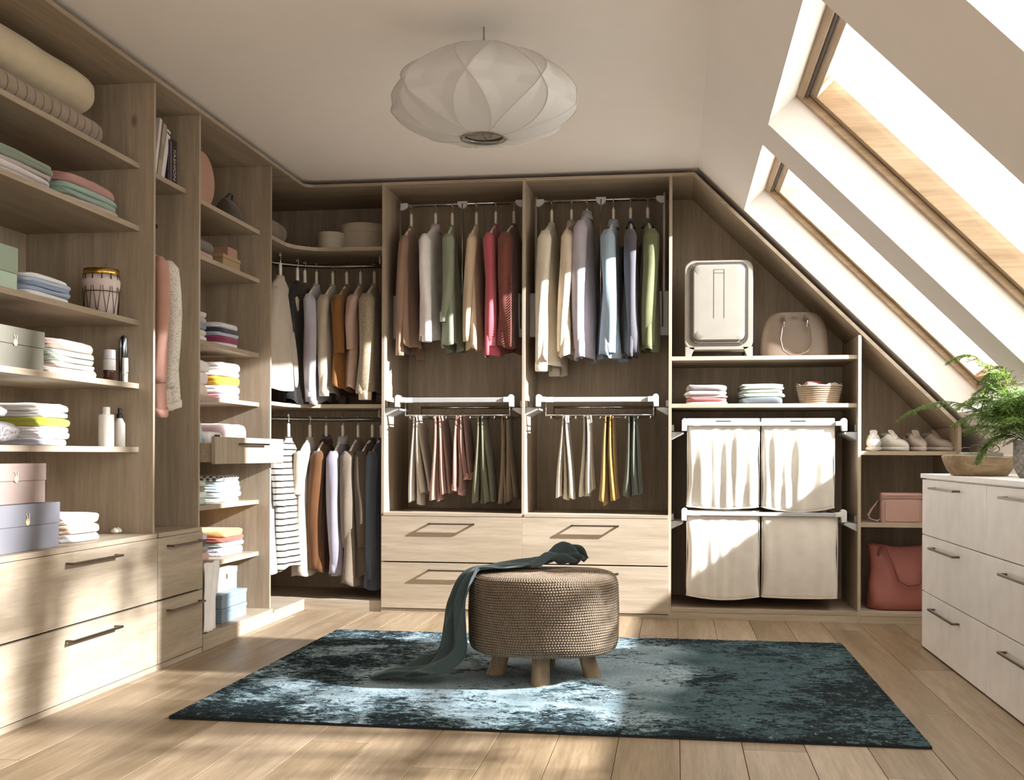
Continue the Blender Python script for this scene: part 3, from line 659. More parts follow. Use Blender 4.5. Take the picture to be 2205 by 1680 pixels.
bag('lower left white canvas laundry bag near the floor', .060, .462, .572, .130, .034, 3, .02, .003)
bag('lower right white canvas laundry bag near the floor', .470, .880, .572, .130, .026, 4, .004, .002)

# ---------------------------------------------------------------- folded things on shelves
def folded(name, label, cat, loc, rz, w, d, h, mat, seed=0, layers=2, round_front=True, puff=.0, group=None, mess=.005):
    if name == 'towel' and layers == 2: layers = 3
    R = random.Random(seed); ph = [R.uniform(0, 6.28) for _ in range(9)]; n = 52; lv = max(8, 5*layers)
    wvp = (sum(ord(q) for q in label[-12:]) % 7)*.3 + loc[1]*9
    def wob(a, s): return mess*(math.sin(2*a + ph[0] + 2*s) + .6*math.sin(3*a + ph[1]) + .4*math.sin(7*a + ph[2] + 5*s))
    rings = []
    for j in range(lv + 1):
        s = j/lv; fr = (s*layers) % 1.0
        if j == lv: fr = 1
        g = 1 - math.sqrt(max(0, 1 - (2*fr - 1)**2)); gw = 1 - math.sqrt(max(0, 1 - (2*s - 1)**2))
        row = []
        for i in range(n):
            a = 2*PI*i/n; c, si = sup(a, 7)
            front = max(0, -si)**3*(1 if abs(c) < .98 else .6)
            ins = (g*(1 - front) + (gw*.9 + .5*g)*front) if round_front else g
            k = min(h/layers*.42, .014)*ins if not round_front else (min(h/layers*.42, .012)*g*(1-front) + min(h*.36, .013)*gw*front)
            x = c*(w/2 - k) + wob(a, s)*.5; y = d/2 + si*(d/2 - k) + wob(a + 1, s)*.6
            z = h*s + .0022*math.sin(x*17 + wvp)*math.sin(min(1, s*3)*PI/2) + (puff*math.cos(c*1.4)*math.cos(si*1.2) - puff*.3)*s + .002*math.sin(3*a + ph[3])*s
            row.append((x, y, max(z, 0)))
        rings.append(row)
    top = rings[-1]
    for q in (.9, .7, .4, .1):
        row = []
        for i, p in enumerate(top):
            x = p[0]*q; y = d/2 + (p[1] - d/2)*q
            z = h + puff*(math.cos(p[0]*q/w*2.6)*math.cos((y/d - .5)*2.4))*.8 + .0022*math.sin(x*40 + ph[4]) * math.sin(y*33 + ph[5]) + (.001 if puff == 0 else 0)
            row.append((x, y, z))
        rings.append(row)
    m = MB().loft(rings)
    me = obj(name, m, mat, None, smooth=True, world=False); me.location = loc; me.rotation_euler = (0, 0, rz)
    return tag(me, label, cat, group)
def stack(side, X, px0, px1, zs, items, depth, seed=0, rzj=.0, group=None, top_py=None, plane_mid=None):
    """items from bottom to top: (name, label, category, fabric, height share, layers, puff)"""
    if side == 'L':
        a = onX(px0, 900, X); b = onX(px1, 900, X); w = abs(b.y - a.y); c = ((a.y + b.y)/2); rz = PI/2
        top = onX((px0+px1)/2, top_py, X).z
    else:
        a = onY(px0, 900, X); b = onY(px1, 900, X); w = abs(b.x - a.x); c = (a.x + b.x)/2; rz = 0
        top = onY((px0+px1)/2, top_py, X).z
    H = top - zs; tot = sum(i[4] for i in items); z = zs + .0005; R = random.Random(seed)
    for k, it in enumerate(items):
        h = H*it[4]/tot; ww = w*(1 - R.uniform(0, .05)); j = R.uniform(-.006, .006)
        loc = (X - R.uniform(0, .012), c + j, z) if side == 'L' else (c + j, X + R.uniform(0, .012), z)
        folded(it[0], it[1], it[2], loc, rz + R.uniform(-rzj, rzj), ww, depth*(1 - R.uniform(0, .06)), h - .0008, it[3], seed*17 + k, it[5] if len(it) > 5 else 2, puff=it[6] if len(it) > 6 else 0)
        z += h
T_ = cloth
Z1, Z2, Z3, Z4, Z5, DK = 2.12, 1.858, 1.464, 1.2, .935, .574
xf = -2.245
# top shelf: rolled duvets
def roll(name, label, cat, c0, c1, rx, rzz, mat, seed, dent=0):
    R = random.Random(seed); ph = [R.uniform(0, 6.28) for _ in range(6)]; rings = []; n = 40
    c0, c1 = Vector(c0), Vector(c1); L = (c1 - c0).length
    for j in range(41):
        s = j/40; e = min(1, math.sqrt(max(0, 1 - (max(0, (s*L - (L - rx*1.0))/(rx*1.0)))**2.6))); e0 = min(1, math.sqrt(max(0, 1 - (max(0, (rx - s*L)/rx))**2.6)))
        k = max(.05, min(e, e0)); p = c0.lerp(c1, s); row = []
        for i in range(n):
            a = 2*PI*i/n; c, si = sup(a, 2.6); w = 1 + .02*math.sin(3*a + ph[0] + s*5) + .012*math.sin(s*30 + ph[1] + 2*a)
            row.append((p.x + c*rx*k*w, p.y, p.z + si*rzz*(.35 + .65*k)*w))
        rings.append(row)
    o = obj(name, MB().loft(rings), mat, None, smooth=True, origin=(c0 + c1)/2); return tag(o, label, cat)
y_end = onX(223, 250, -2.32).y
roll('quilt', 'taupe quilted bedspread folded on the top left shelf under the cream duvet', 'quilt', (-2.46, 2.75, Z1 + .062), (-2.46, y_end + .01, Z1 + .062), .205, .061, T_('#9c8c7b', 'quilt'), 3)
roll('duvet', 'cream duvet roll on top of the taupe quilt, top left shelf', 'duvet', (-2.46, 2.7, Z1 + .205), (-2.46, y_end - .045, Z1 + .205), .20, .082, T_('#cbbd9f'), 4)
stack('L', xf, -60, 134, Z2, [
 ('towel', 'white cotton towel at the bottom of the far left towel pile', 'towel', T_('#e6e0e2', 'towel'), 1, 2),
 ('towel', 'second white towel in the far left towel pile, creased at the edge', 'towel', T_('#dcd5d6', 'towel'), 1, 2),
 ('towel', 'pale mauve grey towel under the sage green ones', 'towel', T_('#b7abab', 'towel'), .9, 2),
 ('towel', 'sage green towel directly on the mauve grey one', 'towel', T_('#84917f', 'towel'), .8, 2),
 ('towel', 'sage green towel on top of the far left towel pile', 'towel', T_('#8a9886', 'towel'), 1, 2, .01)], .40, 5, .02, top_py=318)
stack('L', xf, 142, 268, Z2, [
 ('towel', 'pale pink towel at the bottom of the rose and mint pile', 'towel', T_('#c5aaa4', 'towel'), 1, 2),
 ('towel', 'mint green towel folded thin, lower of the two in the rose pile', 'towel', T_('#94aca0', 'towel'), .8, 2),
 ('towel', 'mint green towel folded thin directly under the rose towel', 'towel', T_('#9ab2a6', 'towel'), .8, 2),
 ('towel', 'dusty rose towel on top of the mint green towels', 'towel', T_('#b58a84', 'towel'), 1.3, 2, .008)], .38, 6, .03, top_py=391)
def box(name, label, cat, loc, rz, w, d, h, c, lid=.0, closure=False, tilt=0, lidc=None, bev=.002):
    """paperboard box, front at local -y; string-and-button closure"""
    g = thing(name, label, cat, loc, rz); hb = h - (lid if lid else 0)
    m = plain(c, .75)
    obj('box_body', MB().box(-w/2, w/2, 0, d, 0, hb if lid else h), m, g, world=False, bevel=bev)
    if lid: obj('lid', MB().box(-w/2 - .0025, w/2 + .0025, -.0025, d + .0025, hb + .0005, h), plain(lidc or c, .75), g, world=False, bevel=bev)
    if closure:
        zc = h*.62; m2 = MB().lathe([(.0, 0), (.011, 0), (.012, .003), (.0, .004)], (0, 0, 0), 16)
        m2.v = [(x - 0, -z - .001, zc + y) for x, y, z in m2.v]; bt = obj('button', m2, plain('#e6d7a8', .35), g, world=False)
        obj('string', MB().tube([(-.012, -.0045, h*.80), (-.006, -.006, zc + .02), (-.004, -.006, zc + .004)], .0013, 5).tube([(.008, -.0045, h*.80), (.006, -.006, zc + .02), (.004, -.006, zc + .004)], .0013, 5), plain('#e9e0c4', .6), bt, world=False)
    return g
def ybox(px0, px1, X): return onX(px0, 900, X).y, onX(px1, 900, X).y
def lbox(name, label, px1, w, X, zs, py_top, px_top, d, c, **k):
    y1 = onX(px1, 900, X).y; h = onX(px_top, py_top, X).z - zs
    return box(name, label, 'box', (X, y1 - w/2, zs + .0005), PI/2, w, d, h, c, **k)
lbox('storage_box', 'mint green lidded box at the left edge on the bright shelf', 36, .34, -2.25, Z3, 533, 30, .30, '#b9cdb9', lid=.09, lidc='#98a794')
stack('L', xf, 66, 166, Z3, [
 ('folded_shirt', 'white shirt folded at the bottom of the blue pile by the gold basket', 'shirt', T_('#e8eaf0'), 1.5, 2),
 ('folded_jeans', 'light blue jeans folded lowest in the blue pile', 'jeans', T_('#a3b2c6'), 1, 2),
 ('folded_jeans', 'blue-grey jeans folded in the middle of the blue pile', 'jeans', T_('#8c9db6'), 1, 2),
 ('folded_jeans', 'pale blue jeans folded under the white top of the blue pile', 'jeans', T_('#b4c3d6'), .9, 2),
 ('folded_shirt', 'white shirt folded on top of the blue jeans pile', 'shirt', T_('#eef0f4'), .9, 1)], .34, 7, .02, top_py=598)
# gold rimmed wire basket with fabric lining
yb = onX(223, 672, -2.30).y; zb = Z3; rr = .074; hb = onX(223, 590, -2.36).z - zb
g = thing('wire_basket', 'small gold-rimmed wire basket with pale pink lining beside the jeans pile', 'basket', (-2.31, yb, zb + .0005))
obj('lining', MB().lathe([(rr*.80, .003), (rr*.86, hb*.3), (rr*.90, hb*.5), (rr*.98, hb*.62), (rr*1.0, hb*.72), (rr*.86, hb*.86), (rr*.78, hb*.84)], (0,0,0), 32), T_('#e2d3cf'), g, smooth=True, world=False)
obj('rim', MB().loft([[(rr*q*math.cos(a), rr*q*math.sin(a), hb*z) for a in [2*PI*i/36 for i in range(36)]] for q, z in ((.92, .86), (.94, .87), (.94, .985), (.90, .985), (.90, .87), (.92, .86))], False, False), plain('#c8a45a', .25, 1), g, smooth=True, world=False, bevel=0)
m = MB()
for k in range(12):
    a, b2 = 2*PI*k/12, 2*PI*(k + .5)/12
    P = lambda an, q, z: (rr*q*math.cos(an), rr*q*math.sin(an), hb*z)
    m.tube([P(a, .94, .88), P(a + .08, .97, .5), P(b2, .90, .02)], .0014, 5); m.tube([P(a, .94, .88), P(a - .08, .97, .5), P(b2 - 2*PI/12, .90, .02)], .0014, 5)
for z, q in ((.5, .98), (.02, .90)): m.tube([(rr*q*math.cos(2*PI*i/32), rr*q*math.sin(2*PI*i/32), hb*z) for i in range(33)], .0016, 5)
obj('wires', m, plain('#5a4434', .4, .8), g, smooth=True, world=False)
# shelf with box, towels and bottles
lbox('storage_box', 'grey-green paper box with string closure on the fourth shelf', 94, .36, -2.25, Z4, 716, 94, .30, '#6f6b5e', closure=True, lid=.06)
stack('L', xf, 118, 217, Z4, [
 ('towel', 'beige pink towel at the bottom of the pile beside the grey-green box', 'towel', T_('#bfaea2', 'towel'), 1, 2),
 ('towel', 'beige pink towel second from the bottom beside the grey-green box', 'towel', T_('#c4b4a8', 'towel'), .8, 2),
 ('towel', 'sage towel lower of two beside the grey-green box', 'towel', T_('#a1a898', 'towel'), .8, 2),
 ('towel', 'sage towel directly under the rosy taupe towel', 'towel', T_('#a7ae9f', 'towel'), .8, 2),
 ('towel', 'rosy taupe towel on top of the sage towels', 'towel', T_('#ad988c', 'towel'), 1.5, 2, .01)], .34, 8, .03, top_py=736)
def lathing(name, label, cat, px, py, X, zs, parts, group=None, ns=28):
    p = onX(px, 900, X); g = thing(name, label, cat, (X, p.y, zs + .0005), 0, group)
    for nm, prof, mt in parts: obj(nm, MB().lathe(prof, (0,0,0), ns), mt, g, smooth=True, world=False).data.set_sharp_from_angle(angle=.7)
    return g
k = (onX(235, 750, -2.26).z - onX(235, 815, -2.26).z)
rb = .025
lathing('lotion_bottle', 'amber toiletry bottle with white label and silver cap', 'bottle', 235, 815, -2.27, Z4, [
 ('bottle_body', [(rb*.9, 0), (rb*.96, .004), (rb*.96, k*.36)], plain('#4a2a22', .12)),
 ('bottle_label', [(rb*.97, k*.36), (rb*.985, k*.365), (rb*.985, k*.70), (rb*.9, k*.72)], plain('#dcdad8', .5)),
 ('cap', [(rb*.98, k*.73), (rb*.98, k*1.02), (rb*.9, k*1.04)], plain('#cfcfd4', .35))])
kt = (onX(269, 767, -2.24).z - onX(269, 820, -2.24).z); rt = .0125
g = lathing('cream_tube', 'white cream tube with black lettering standing at the end of the shelf', 'tube', 269, 815, -2.25, Z4, [
 ('cap', [(rt*.85, 0), (rt*.85, kt*.30)], plain('#f2f0ec', .4)), ('tube_body', [(rt*.9, kt*.31), (rt*1.0, kt*.36), (rt*.98, kt*.6), (rt*.95, kt*1.0)], plain('#efece6', .4))])
m = MB()
for q in (-.5, 0, .5): m.box(rt*math.cos(q) - .0005, rt*math.cos(q) + .0006, rt*math.sin(q) - .0022, rt*math.sin(q) + .0022, kt*.36, kt*.42)
obj('lettering', m, BLACK, g, world=False)
g = thing('hair_clip_holder', 'dark glossy looped hair bands hanging on a stand behind the white tube', 'hair accessory', (-2.284, 4.358, Z4 + .0005))
hh = onX(262, 722, -2.27).z - Z4
for q, mt in ((-.020, BLACK), (-.012, STEEL), (-.004, BLACK), (.005, STEEL), (.013, BLACK)):
    obj('loop', MB().tube([(0, q, .004), (.0, q*1.05, hh*.5), (.002, q, hh*.85), (.004, q*.6, hh*.97), (.008, q*.2, hh), (.014, q*.6, hh*.95), (.016, q, hh*.7), (.014, q, hh*.2)], .0028, 6), mt, g, smooth=True, world=False)
obj('stand', MB().lathe([(.017, 0), (.017, .004), (.004, .006)], (0,0,0), 20), BLACK, g, world=False)
# fifth shelf
yk = onX(57, 900, -2.25).y
def knit_roll(name, label, X, y1, zs, h, mat, seed):
    R = random.Random(seed); P = []
    m = MB(); n = 34
    for j in range(26):
        s = j/25; row = []
        for i in range(n):
            a = 2*PI*i/n; c, si = sup(a, 2.8); e = min(1, max(.05, math.sqrt(max(0, 1 - max(0, (s*.5 - .42)/.08)**2.2))))
            row.append((X - .16 + .16*c*(.8 + .2*e) + .004*math.sin(9*a + s*7), y1 - .5 + .5*s, zs + h/2 + h/2*si*(.6 + .4*e) + .003*math.sin(s*25 + 3*a)))
        P.append(row)
    m.loft(P); return obj(name, m, mat, None, smooth=True, origin=(X - .16, y1 - .2, zs))
hz = onX(30, 905, -2.25).z - Z5
tag(knit_roll('knitted_blanket', '', -2.25, yk, Z5 + .0005, hz, T_('#a8a3a4', 'speck', '#6f6a6d'), 1), 'grey marled knitted blanket folded at the left end of the fifth shelf', 'blanket')
tag(knit_roll('knitted_scarf', '', -2.27, yk - .05, Z5 + hz + .002, .055, T_('#e4e0dd', 'speck', '#8f8a88'), 2), 'white and grey patterned scarf lying on the grey knitted blanket', 'scarf')
stack('L', xf, 92, 158, Z5, [
 ('folded_t_shirt', 'pale lavender t-shirt at the bottom of the t-shirt pile on the fifth shelf', 't-shirt', T_('#b9b9c6'), 1, 2),
 ('folded_t_shirt', 'white t-shirt second from the bottom, fifth shelf pile', 't-shirt', T_('#f0eeee'), 1, 2),
 ('folded_t_shirt', 'white pointed t-shirt directly under the lime green one', 't-shirt', T_('#f4f3f4'), .8, 2),
 ('folded_t_shirt', 'lime green t-shirt in the pile on the fifth shelf', 't-shirt', T_('#b5b84a'), 1.3, 2),
 ('folded_t_shirt', 'light grey t-shirt on the lime green one', 't-shirt', T_('#d9d8d6'), .9, 2, .004),
 ('folded_t_shirt', 'white t-shirt on top of the pile beside the two white bottles', 't-shirt', T_('#efede8'), 1.1, 2, .006)], .26, 9, .08, top_py=871)
h1 = onX(229, 900, -2.26).z - onX(229, 962, -2.26).z; r1 = .0305; s1 = h1/62
WB = plain('#eeebe6', .3); f = lambda py: (onX(229, py, -2.27).z - Z5)
g = lathing('shampoo_bottle', 'white square-shouldered bottle with white cap on the fifth shelf', 'bottle', 229, 962, -2.28, Z5, [
 ('bottle_body', [(r1*.98, 0), (r1, .003), (r1, f(894)), (r1*.9, f(892.5)), (r1*.5, f(892))], WB), ('cap', [(r1*.48, f(892)), (r1*.48, f(877.5)), (r1*.42, f(876.5))], WB)])
g = lathing('pump_bottle', 'white sloped-shoulder bottle with black pump cap', 'bottle', 257.5, 962, -2.27, Z5, [
 ('bottle_body', [(r1*.72, 0), (r1*.74, .003), (r1*.74, f(912)), (r1*.34, f(899)), (r1*.3, f(898))], WB),
 ('pump_collar', [(r1*.42, f(899)), (r1*.42, f(891)), (r1*.2, f(889))], BLACK), ('pump_head', [(r1*.25, f(890)), (r1*.25, f(879)), (r1*.3, f(878.5)), (r1*.3, f(877))], BLACK)])
# on the deck above the drawers
lbox('storage_box', 'blue-grey paper box with string closure, lower of the two on the drawer deck', 128, .40, -2.18, DK, 1081, 126, .32, '#75747b', lid=.075, closure=True)
zt_ = onX(126, 1081, -2.18).z + .001
lbox('storage_box', 'pale pink paper box with string closure on top of the blue-grey box', 98, .36, -2.20, zt_, 998, 96, .30, '#98857d', lid=.06, closure=True)
stack('L', -2.20, 150, 225, DK, [
 ('folded_sweater', 'light grey sweater at the bottom of the short pile on the drawer deck', 'sweater', T_('#a9a6a4', 'knit'), 1.1, 2),
 ('folded_sweater', 'peach beige sweater in the middle of the short pile on the drawer deck', 'sweater', T_('#d6b9a3', 'knit'), 1.2, 2),
 ('folded_sweater', 'white sweater on top of the short pile on the drawer deck', 'sweater', T_('#dcd6d0', 'knit'), 1.3, 2, .006)], .28, 10, .06, top_py=1108)
for q, (px, lb) in enumerate(((247, 'pair of small white shells on the drawer deck beside the sweaters'), (273, 'single small white shell near the divider on the drawer deck'))):
    p = onX(px, 1157, -2.30); g = thing('shell', lb, 'ornament', (-2.30, p.y, DK + .0005))
    for e in range(2 if q == 0 else 1):
        m = MB().lathe([(.001, 0), (.014, .004), (.018, .010), (.013, .018), (.004, .024), (.0005, .026)], (0, .028*e, 0), 14, sy=.7)
        obj('shell_half', m, plain('#e8e2d8', .35), g, smooth=True, world=False)

# narrow unit: books on the top shelf
zbk = 2.118
def book(label, y, th, h, d, lean, c, spine=None, title=None, X=-2.25):
    g = thing('book', label, 'book', (X, y, zbk + .0005)); g.rotation_euler = (lean, 0, 0)
    mt = plain(c, .5)
    obj('cover', MB().box(-d, 0, 0, .0025, 0, h).box(-d, 0, th - .0025, th, 0, h).box(-.0025, 0, .0025, th - .0025, 0, h), mt, g, world=False, bevel=.0006)
    obj('pages', MB().box(-d + .004, -.003, .0026, th - .0026, .003, h - .003), plain('#e6dfd0', .8), g, world=False)
    if title:
        cu_ = bpy.data.curves.new('t', 'FONT'); cu_.body = title[0]; cu_.size = title[1]; cu_.align_x = 'CENTER'; cu_.align_y = 'CENTER'; cu_.extrude = .0004
        to = bpy.data.objects.new('t', cu_); me = bpy.data.meshes.new_from_object(to); bpy.data.objects.remove(to)
        # spine text reading downwards: text x -> -z, text y -> +y
        for v in me.vertices: x_, y_, z_ = v.co; v.co = (z_ + .0006, th/2 + y_, h*title[2] - x_)
        me.materials.append(plain(title[3], .5)); o = bpy.data.objects.new('spine_title', me); COL.objects.link(o); o.parent = g
    if spine: obj('spine_band', MB().box(.0001, .0012, .0028, th - .0028, h*spine[0], h*spine[1]), plain(spine[2], .5), g, world=False)
    return g
def by(px): return onX(px, 330, -2.25).y
book('white book leaning at the far left of the narrow unit shelf', by(331), .022, .275, .20, -.22, '#d8d0c8')
book('grey-beige book leaning between two white books', by(338), .030, .265, .19, -.25, '#a89c8c', (.35, .62, '#8d8274'))
book('white book with a dark dot on its spine, leaning against the dark books', by(346), .034, .250, .20, -.27, '#dbd5d3', (.92, .95, '#2c2a30'))
book('thin dark purple book standing under the leaning white book', by(362), .016, .200, .18, 0, '#3a2f42')
book('thin plum book with pale spine line next to the FASHION book', by(366.5), .016, .202, .18, 0, '#4b3a4c', (.05, .95, '#7c6a80'))
book('dark book with FASHION in white letters down its spine', by(370.5), .048, .206, .18, 0, '#2b2026', None, ('FASHION', .034, .46, '#cfc6bb'))

# third unit
def small_box(label, px0, px1, X, zs, py_top, d, c, **k):
    a, b = ybox(px0, px1, X); h = onX((px0+px1)/2, py_top, X).z - zs
    return box('small_box', label, 'box', (X, (a+b)/2, zs + .0005), PI/2, b - a, d, h, c, **k)
W1, W2, W3, W4, W5, W6, WB0 = 2.11, 1.848, 1.448, 1.183, .66, .382, .075
ya = onX(432, 420, -2.27).y - .03; rad = .135
g = thing('hat_box', 'round dusty pink hat box standing on edge, top shelf of third unit', 'hat box', (-2.36, onX(469, 420, -2.27).y - rad, W1 + rad + .001))
m = MB().lathe([(rad*.985, -.07), (rad, -.068), (rad, .03), (rad*1.0, .031)], (0,0,0), 48); m.v = [(z, y, -x) for x, y, z in m.v]; obj('box_body', m, plain('#a98373', .7), g, world=False, smooth=True, angle=30)
m = MB().lathe([(rad*1.015, .031), (rad*1.015, .07), (rad*.99, .073)], (0,0,0), 48); m.v = [(z, y, -x) for x, y, z in m.v]; obj('lid', m, plain('#b38c7b', .7), g, world=False, smooth=True, angle=30)
g = thing('dark_bag', 'slouchy dark grey fabric bag behind the pink hat box', 'bag', (-2.34, 5.60, W1 + .0005), PI/2)
m = MB().loft([[(wx*sup(2*PI*i/40, 3)[0], .07*ty*sup(2*PI*i/40, 3)[1], z) for i in range(40)] for wx, ty, z in ((.075, 1, 0), (.082, 1.1, .02), (.08, 1.0, .06), (.07, .7, .10), (.06, .4, .125), (.055, .2, .135))])
obj('bag_body', m, T_('#5c5249'), g, smooth=True, world=False)
obj('strap', MB().tube([(-.045, 0, .13), (-.02, -.015, .165), (.02, -.015, .165), (.045, 0, .13)], .006, 6), T_('#3b3835'), g, smooth=True, world=False)
stack('L', -2.26, 418, 468, W2, [
 ('folded_towel', 'pale pink towel under the grey one on the second shelf of the third unit', 'towel', T_('#bfa093', 'towel'), 1, 2),
 ('folded_towel', 'charcoal grey rolled towel above the pale pink one', 'towel', T_('#716a63', 'towel'), 1, 1, .004)], .30, 11, .02, top_py=516)
a, b = ybox(479, 516, -2.27)
small_box('flat tan box under a smaller pink box, third unit', 479, 516, -2.27, W2, 553, .16, '#a8906d', lid=.02)
zt_ = onX(497, 553, -2.27).z + .001
small_box('small dusty pink box on the flat tan box', 490, 510, -2.28, zt_, 535, .10, '#ab8674')
stack('L', -2.26, 412, 452, W3, [
 ('folded_shirt', 'white shirt at the bottom of the half-hidden pile above the magenta one', 'shirt', T_('#e8e6e4'), 1.2, 2),
 ('folded_shirt', 'pale grey shirt in the half-hidden pile behind the divider', 'shirt', T_('#d6cfc8'), 1, 2),
 ('folded_jeans', 'slate blue jeans in the half-hidden pile behind the divider', 'jeans', T_('#7c8795'), 1.1, 2),
 ('folded_shirt', 'lilac grey shirt second from the top behind the divider', 'shirt', T_('#b7adb2'), 1, 2),
 ('folded_shirt', 'light grey shirt on top of the half-hidden pile', 'shirt', T_('#c8c2c2'), 1, 2)], .26, 12, .03, top_py=668)
stack('L', -2.26, 477, 521, W3, [
 ('folded_t_shirt', 'white t-shirt under the magenta one', 't-shirt', T_('#eceaf0'), 1, 2),
 ('folded_t_shirt', 'magenta t-shirt in the pile on the third shelf', 't-shirt', T_('#9a3a63'), 1.1, 2),
 ('folded_t_shirt', 'pale blue t-shirt on the magenta one', 't-shirt', T_('#bcc2d2'), .8, 2),
 ('folded_t_shirt', 'dark navy t-shirt under the top white one', 't-shirt', T_('#3c4052'), .8, 2),
 ('folded_t_shirt', 'white t-shirt on top of the navy and magenta pile', 't-shirt', T_('#ddd8da'), 1, 2)], .28, 13, .03, top_py=698)
stack('L', -2.26, 412, 456, W4, [
 ('folded_sweater', 'blush sweater at the bottom of the pale pile behind the divider', 'sweater', T_('#e8d6cf', 'knit'), 1.4, 2, .004),
 ('folded_sweater', 'pale pink sweater in the middle of the pale pile behind the divider', 'sweater', T_('#eadcd9', 'knit'), 1.3, 2),
 ('folded_sweater', 'off-white sweater on top of the pale pile behind the divider', 'sweater', T_('#eeeae8', 'knit'), 1.2, 2, .008)], .26, 14, .04, top_py=775)
stack('L', -2.26, 480, 525, W4, [
 ('folded_t_shirt', 'pink checked shirt at the bottom of the yellow pile', 'shirt', T_('#d69aa6'), .9, 2),
 ('folded_t_shirt', 'white t-shirt with pastel edge under the yellow one', 't-shirt', T_('#ecebf2'), 1.1, 2),
 ('folded_t_shirt', 'golden yellow t-shirt in the pile on the fourth shelf of the third unit', 't-shirt', T_('#d3a23c'), 1.3, 2),
 ('folded_t_shirt', 'white t-shirt directly on the golden yellow one', 't-shirt', T_('#efeae6'), .8, 2),
 ('folded_t_shirt', 'white t-shirt on top of the golden yellow pile', 't-shirt', T_('#e8e5e1'), 1.1, 2, .006)], .28, 15, .05, top_py=783)
# in the open drawer
zd = .879
for q, (px0, px1, lb, nm, ct, c, top, xx) in enumerate(((452, 485, 'white t-shirt with dark lettering inside the pulled-out drawer', 'folded_t_shirt', 't-shirt', '#eeecea', 932, -2.16),
        (492, 536, 'pale pink sweater bulging over the pulled-out drawer', 'folded_sweater', 'sweater', '#d9bfbc', 916, -2.17), (425, 440, 'blue and white striped cloth at the left of the pulled-out drawer', 'folded_shirt', 'shirt', '#c4d2dc', 905, -2.18))):
    a, b = ybox(px0, px1, xx); h = onX((px0+px1)/2, top, xx).z - zd
    o = folded(nm, lb, ct, (xx, (a+b)/2, zd + .0005), PI/2, b - a, .30 if q != 1 else .34, h, T_(c), 60 + q, 3, puff=.01)
    if q == 0:
        lt = MB()
        for k in range(5): lt.box(-.035 + k*.013, -.028 + k*.013, -.002, .0005, h - .022, h - .010)
        obj('print', lt, plain('#3b3838', .6), o, world=False)
stack('L', -2.26, 412, 454, W5, [
 ('folded_shirt', 'mint shirt at the bottom of the small green pile behind the divider', 'shirt', T_('#cfe0d2'), 1, 2),
 ('folded_shirt', 'white shirt under the olive one behind the divider', 'shirt', T_('#e9efe9'), 1, 2),
 ('folded_shirt', 'olive shirt in the small green pile behind the divider', 'shirt', T_('#8f9a68'), .8, 2),
 ('folded_shirt', 'rolled pale grey shirt on the small green pile', 'shirt', T_('#d3d4cd'), 1, 1, .006)], .26, 16, .04, top_py=1035)
stack('L', -2.26, 481, 525, W5, [
 ('folded_shirt', 'white shirt at the bottom of the pale blue pile', 'shirt', T_('#f0f3f4'), .8, 2),
 ('folded_shirt', 'aqua white shirt second in the pale blue pile', 'shirt', T_('#dbe9ea'), 1, 2),
 ('folded_shirt', 'very pale blue shirt third in the pale blue pile', 'shirt', T_('#dfe8f0'), 1, 2),
 ('folded_shirt', 'light turquoise shirt below the checked cloth', 'shirt', T_('#cfe3e2'), .9, 2),
 ('folded_cloth', 'black and white checked cloth on top of the pale blue pile', 'cloth', T_('#f2f2f4', 'check', '#6a6a70'), 1, 2)], .30, 17, .03, top_py=1024)
stack('L', -2.26, 418, 456, W6, [
 ('folded_shirt', 'peach shirt at the bottom of the pile behind the divider, lowest shelf', 'shirt', T_('#dcb7a4'), 1, 2),
 ('folded_shirt', 'greyish shirt in the pile behind the divider, lowest shelf', 'shirt', T_('#a59ea0'), .8, 2),
 ('folded_shirt', 'dark plum shirt in the pile behind the divider, lowest shelf', 'shirt', T_('#4e4756'), .7, 2),
 ('folded_shirt', 'pale lilac shirt on top of the pile behind the divider, lowest shelf', 'shirt', T_('#d3cfe0'), .7, 2)], .26, 18, .04, top_py=1152)
stack('L', -2.26, 484, 531, W6, [
 ('folded_shirt', 'white patterned shirt under the grey and red ones', 'shirt', T_('#dfe2ee', 'speck', '#a8adc4'), 1.3, 2),
 ('folded_shirt', 'sage grey shirt under the brick red one', 'shirt', T_('#9aa196'), .7, 2),
 ('folded_shirt', 'brick red shirt under the orange yellow one', 'shirt', T_('#a85c50'), .7, 2),
 ('folded_shirt', 'orange yellow shirt on top of the pile above the boxes', 'shirt', T_('#dfb06a'), .9, 1, .003)], .32, 19, .08, top_py=1141)
# boxes at the bottom
for q, (nm, pyt, pyb) in enumerate((('slate blue storage box, lower of the two stacked on the bottom shelf', 1309, 1342), ('slate blue storage box, upper of the two stacked on the bottom shelf', 1283, 1309))):
    a, b = ybox(479, 532, -2.19); z0_ = WB0 if q == 0 else WB0 + .0705; box('storage_box', nm, 'box', (-2.19, (a+b)/2, z0_ + .0005), PI/2, b - a, .24, .069, '#7e909c', lid=.02)
a, b = ybox(457, 503, -2.26); zz = WB0 + .141
g = box('speckled_box', 'cream speckled box with small brass latch on the slate blue boxes', 'box', (-2.24, (a+b)/2, zz + .0005), PI/2, b - a, .18, onX(480, 1226, -2.24).z - zz, '#e2d8cb', lid=.03)
obj('latch', MB().box(-.006, .006, -.004, 0, .06, .085), plain('#7d6a4a', .4, .8), g, world=False)
a, b = ybox(440, 466, -2.17)
g = box('document_box', 'tall white document holder with two dark slots at the left of the bottom shelf', 'box', (-2.17, (a+b)/2 - .02, WB0 + .0005), PI/2, (b - a) + .04, .26, onX(455, 1226, -2.17).z - WB0, '#ece6de')
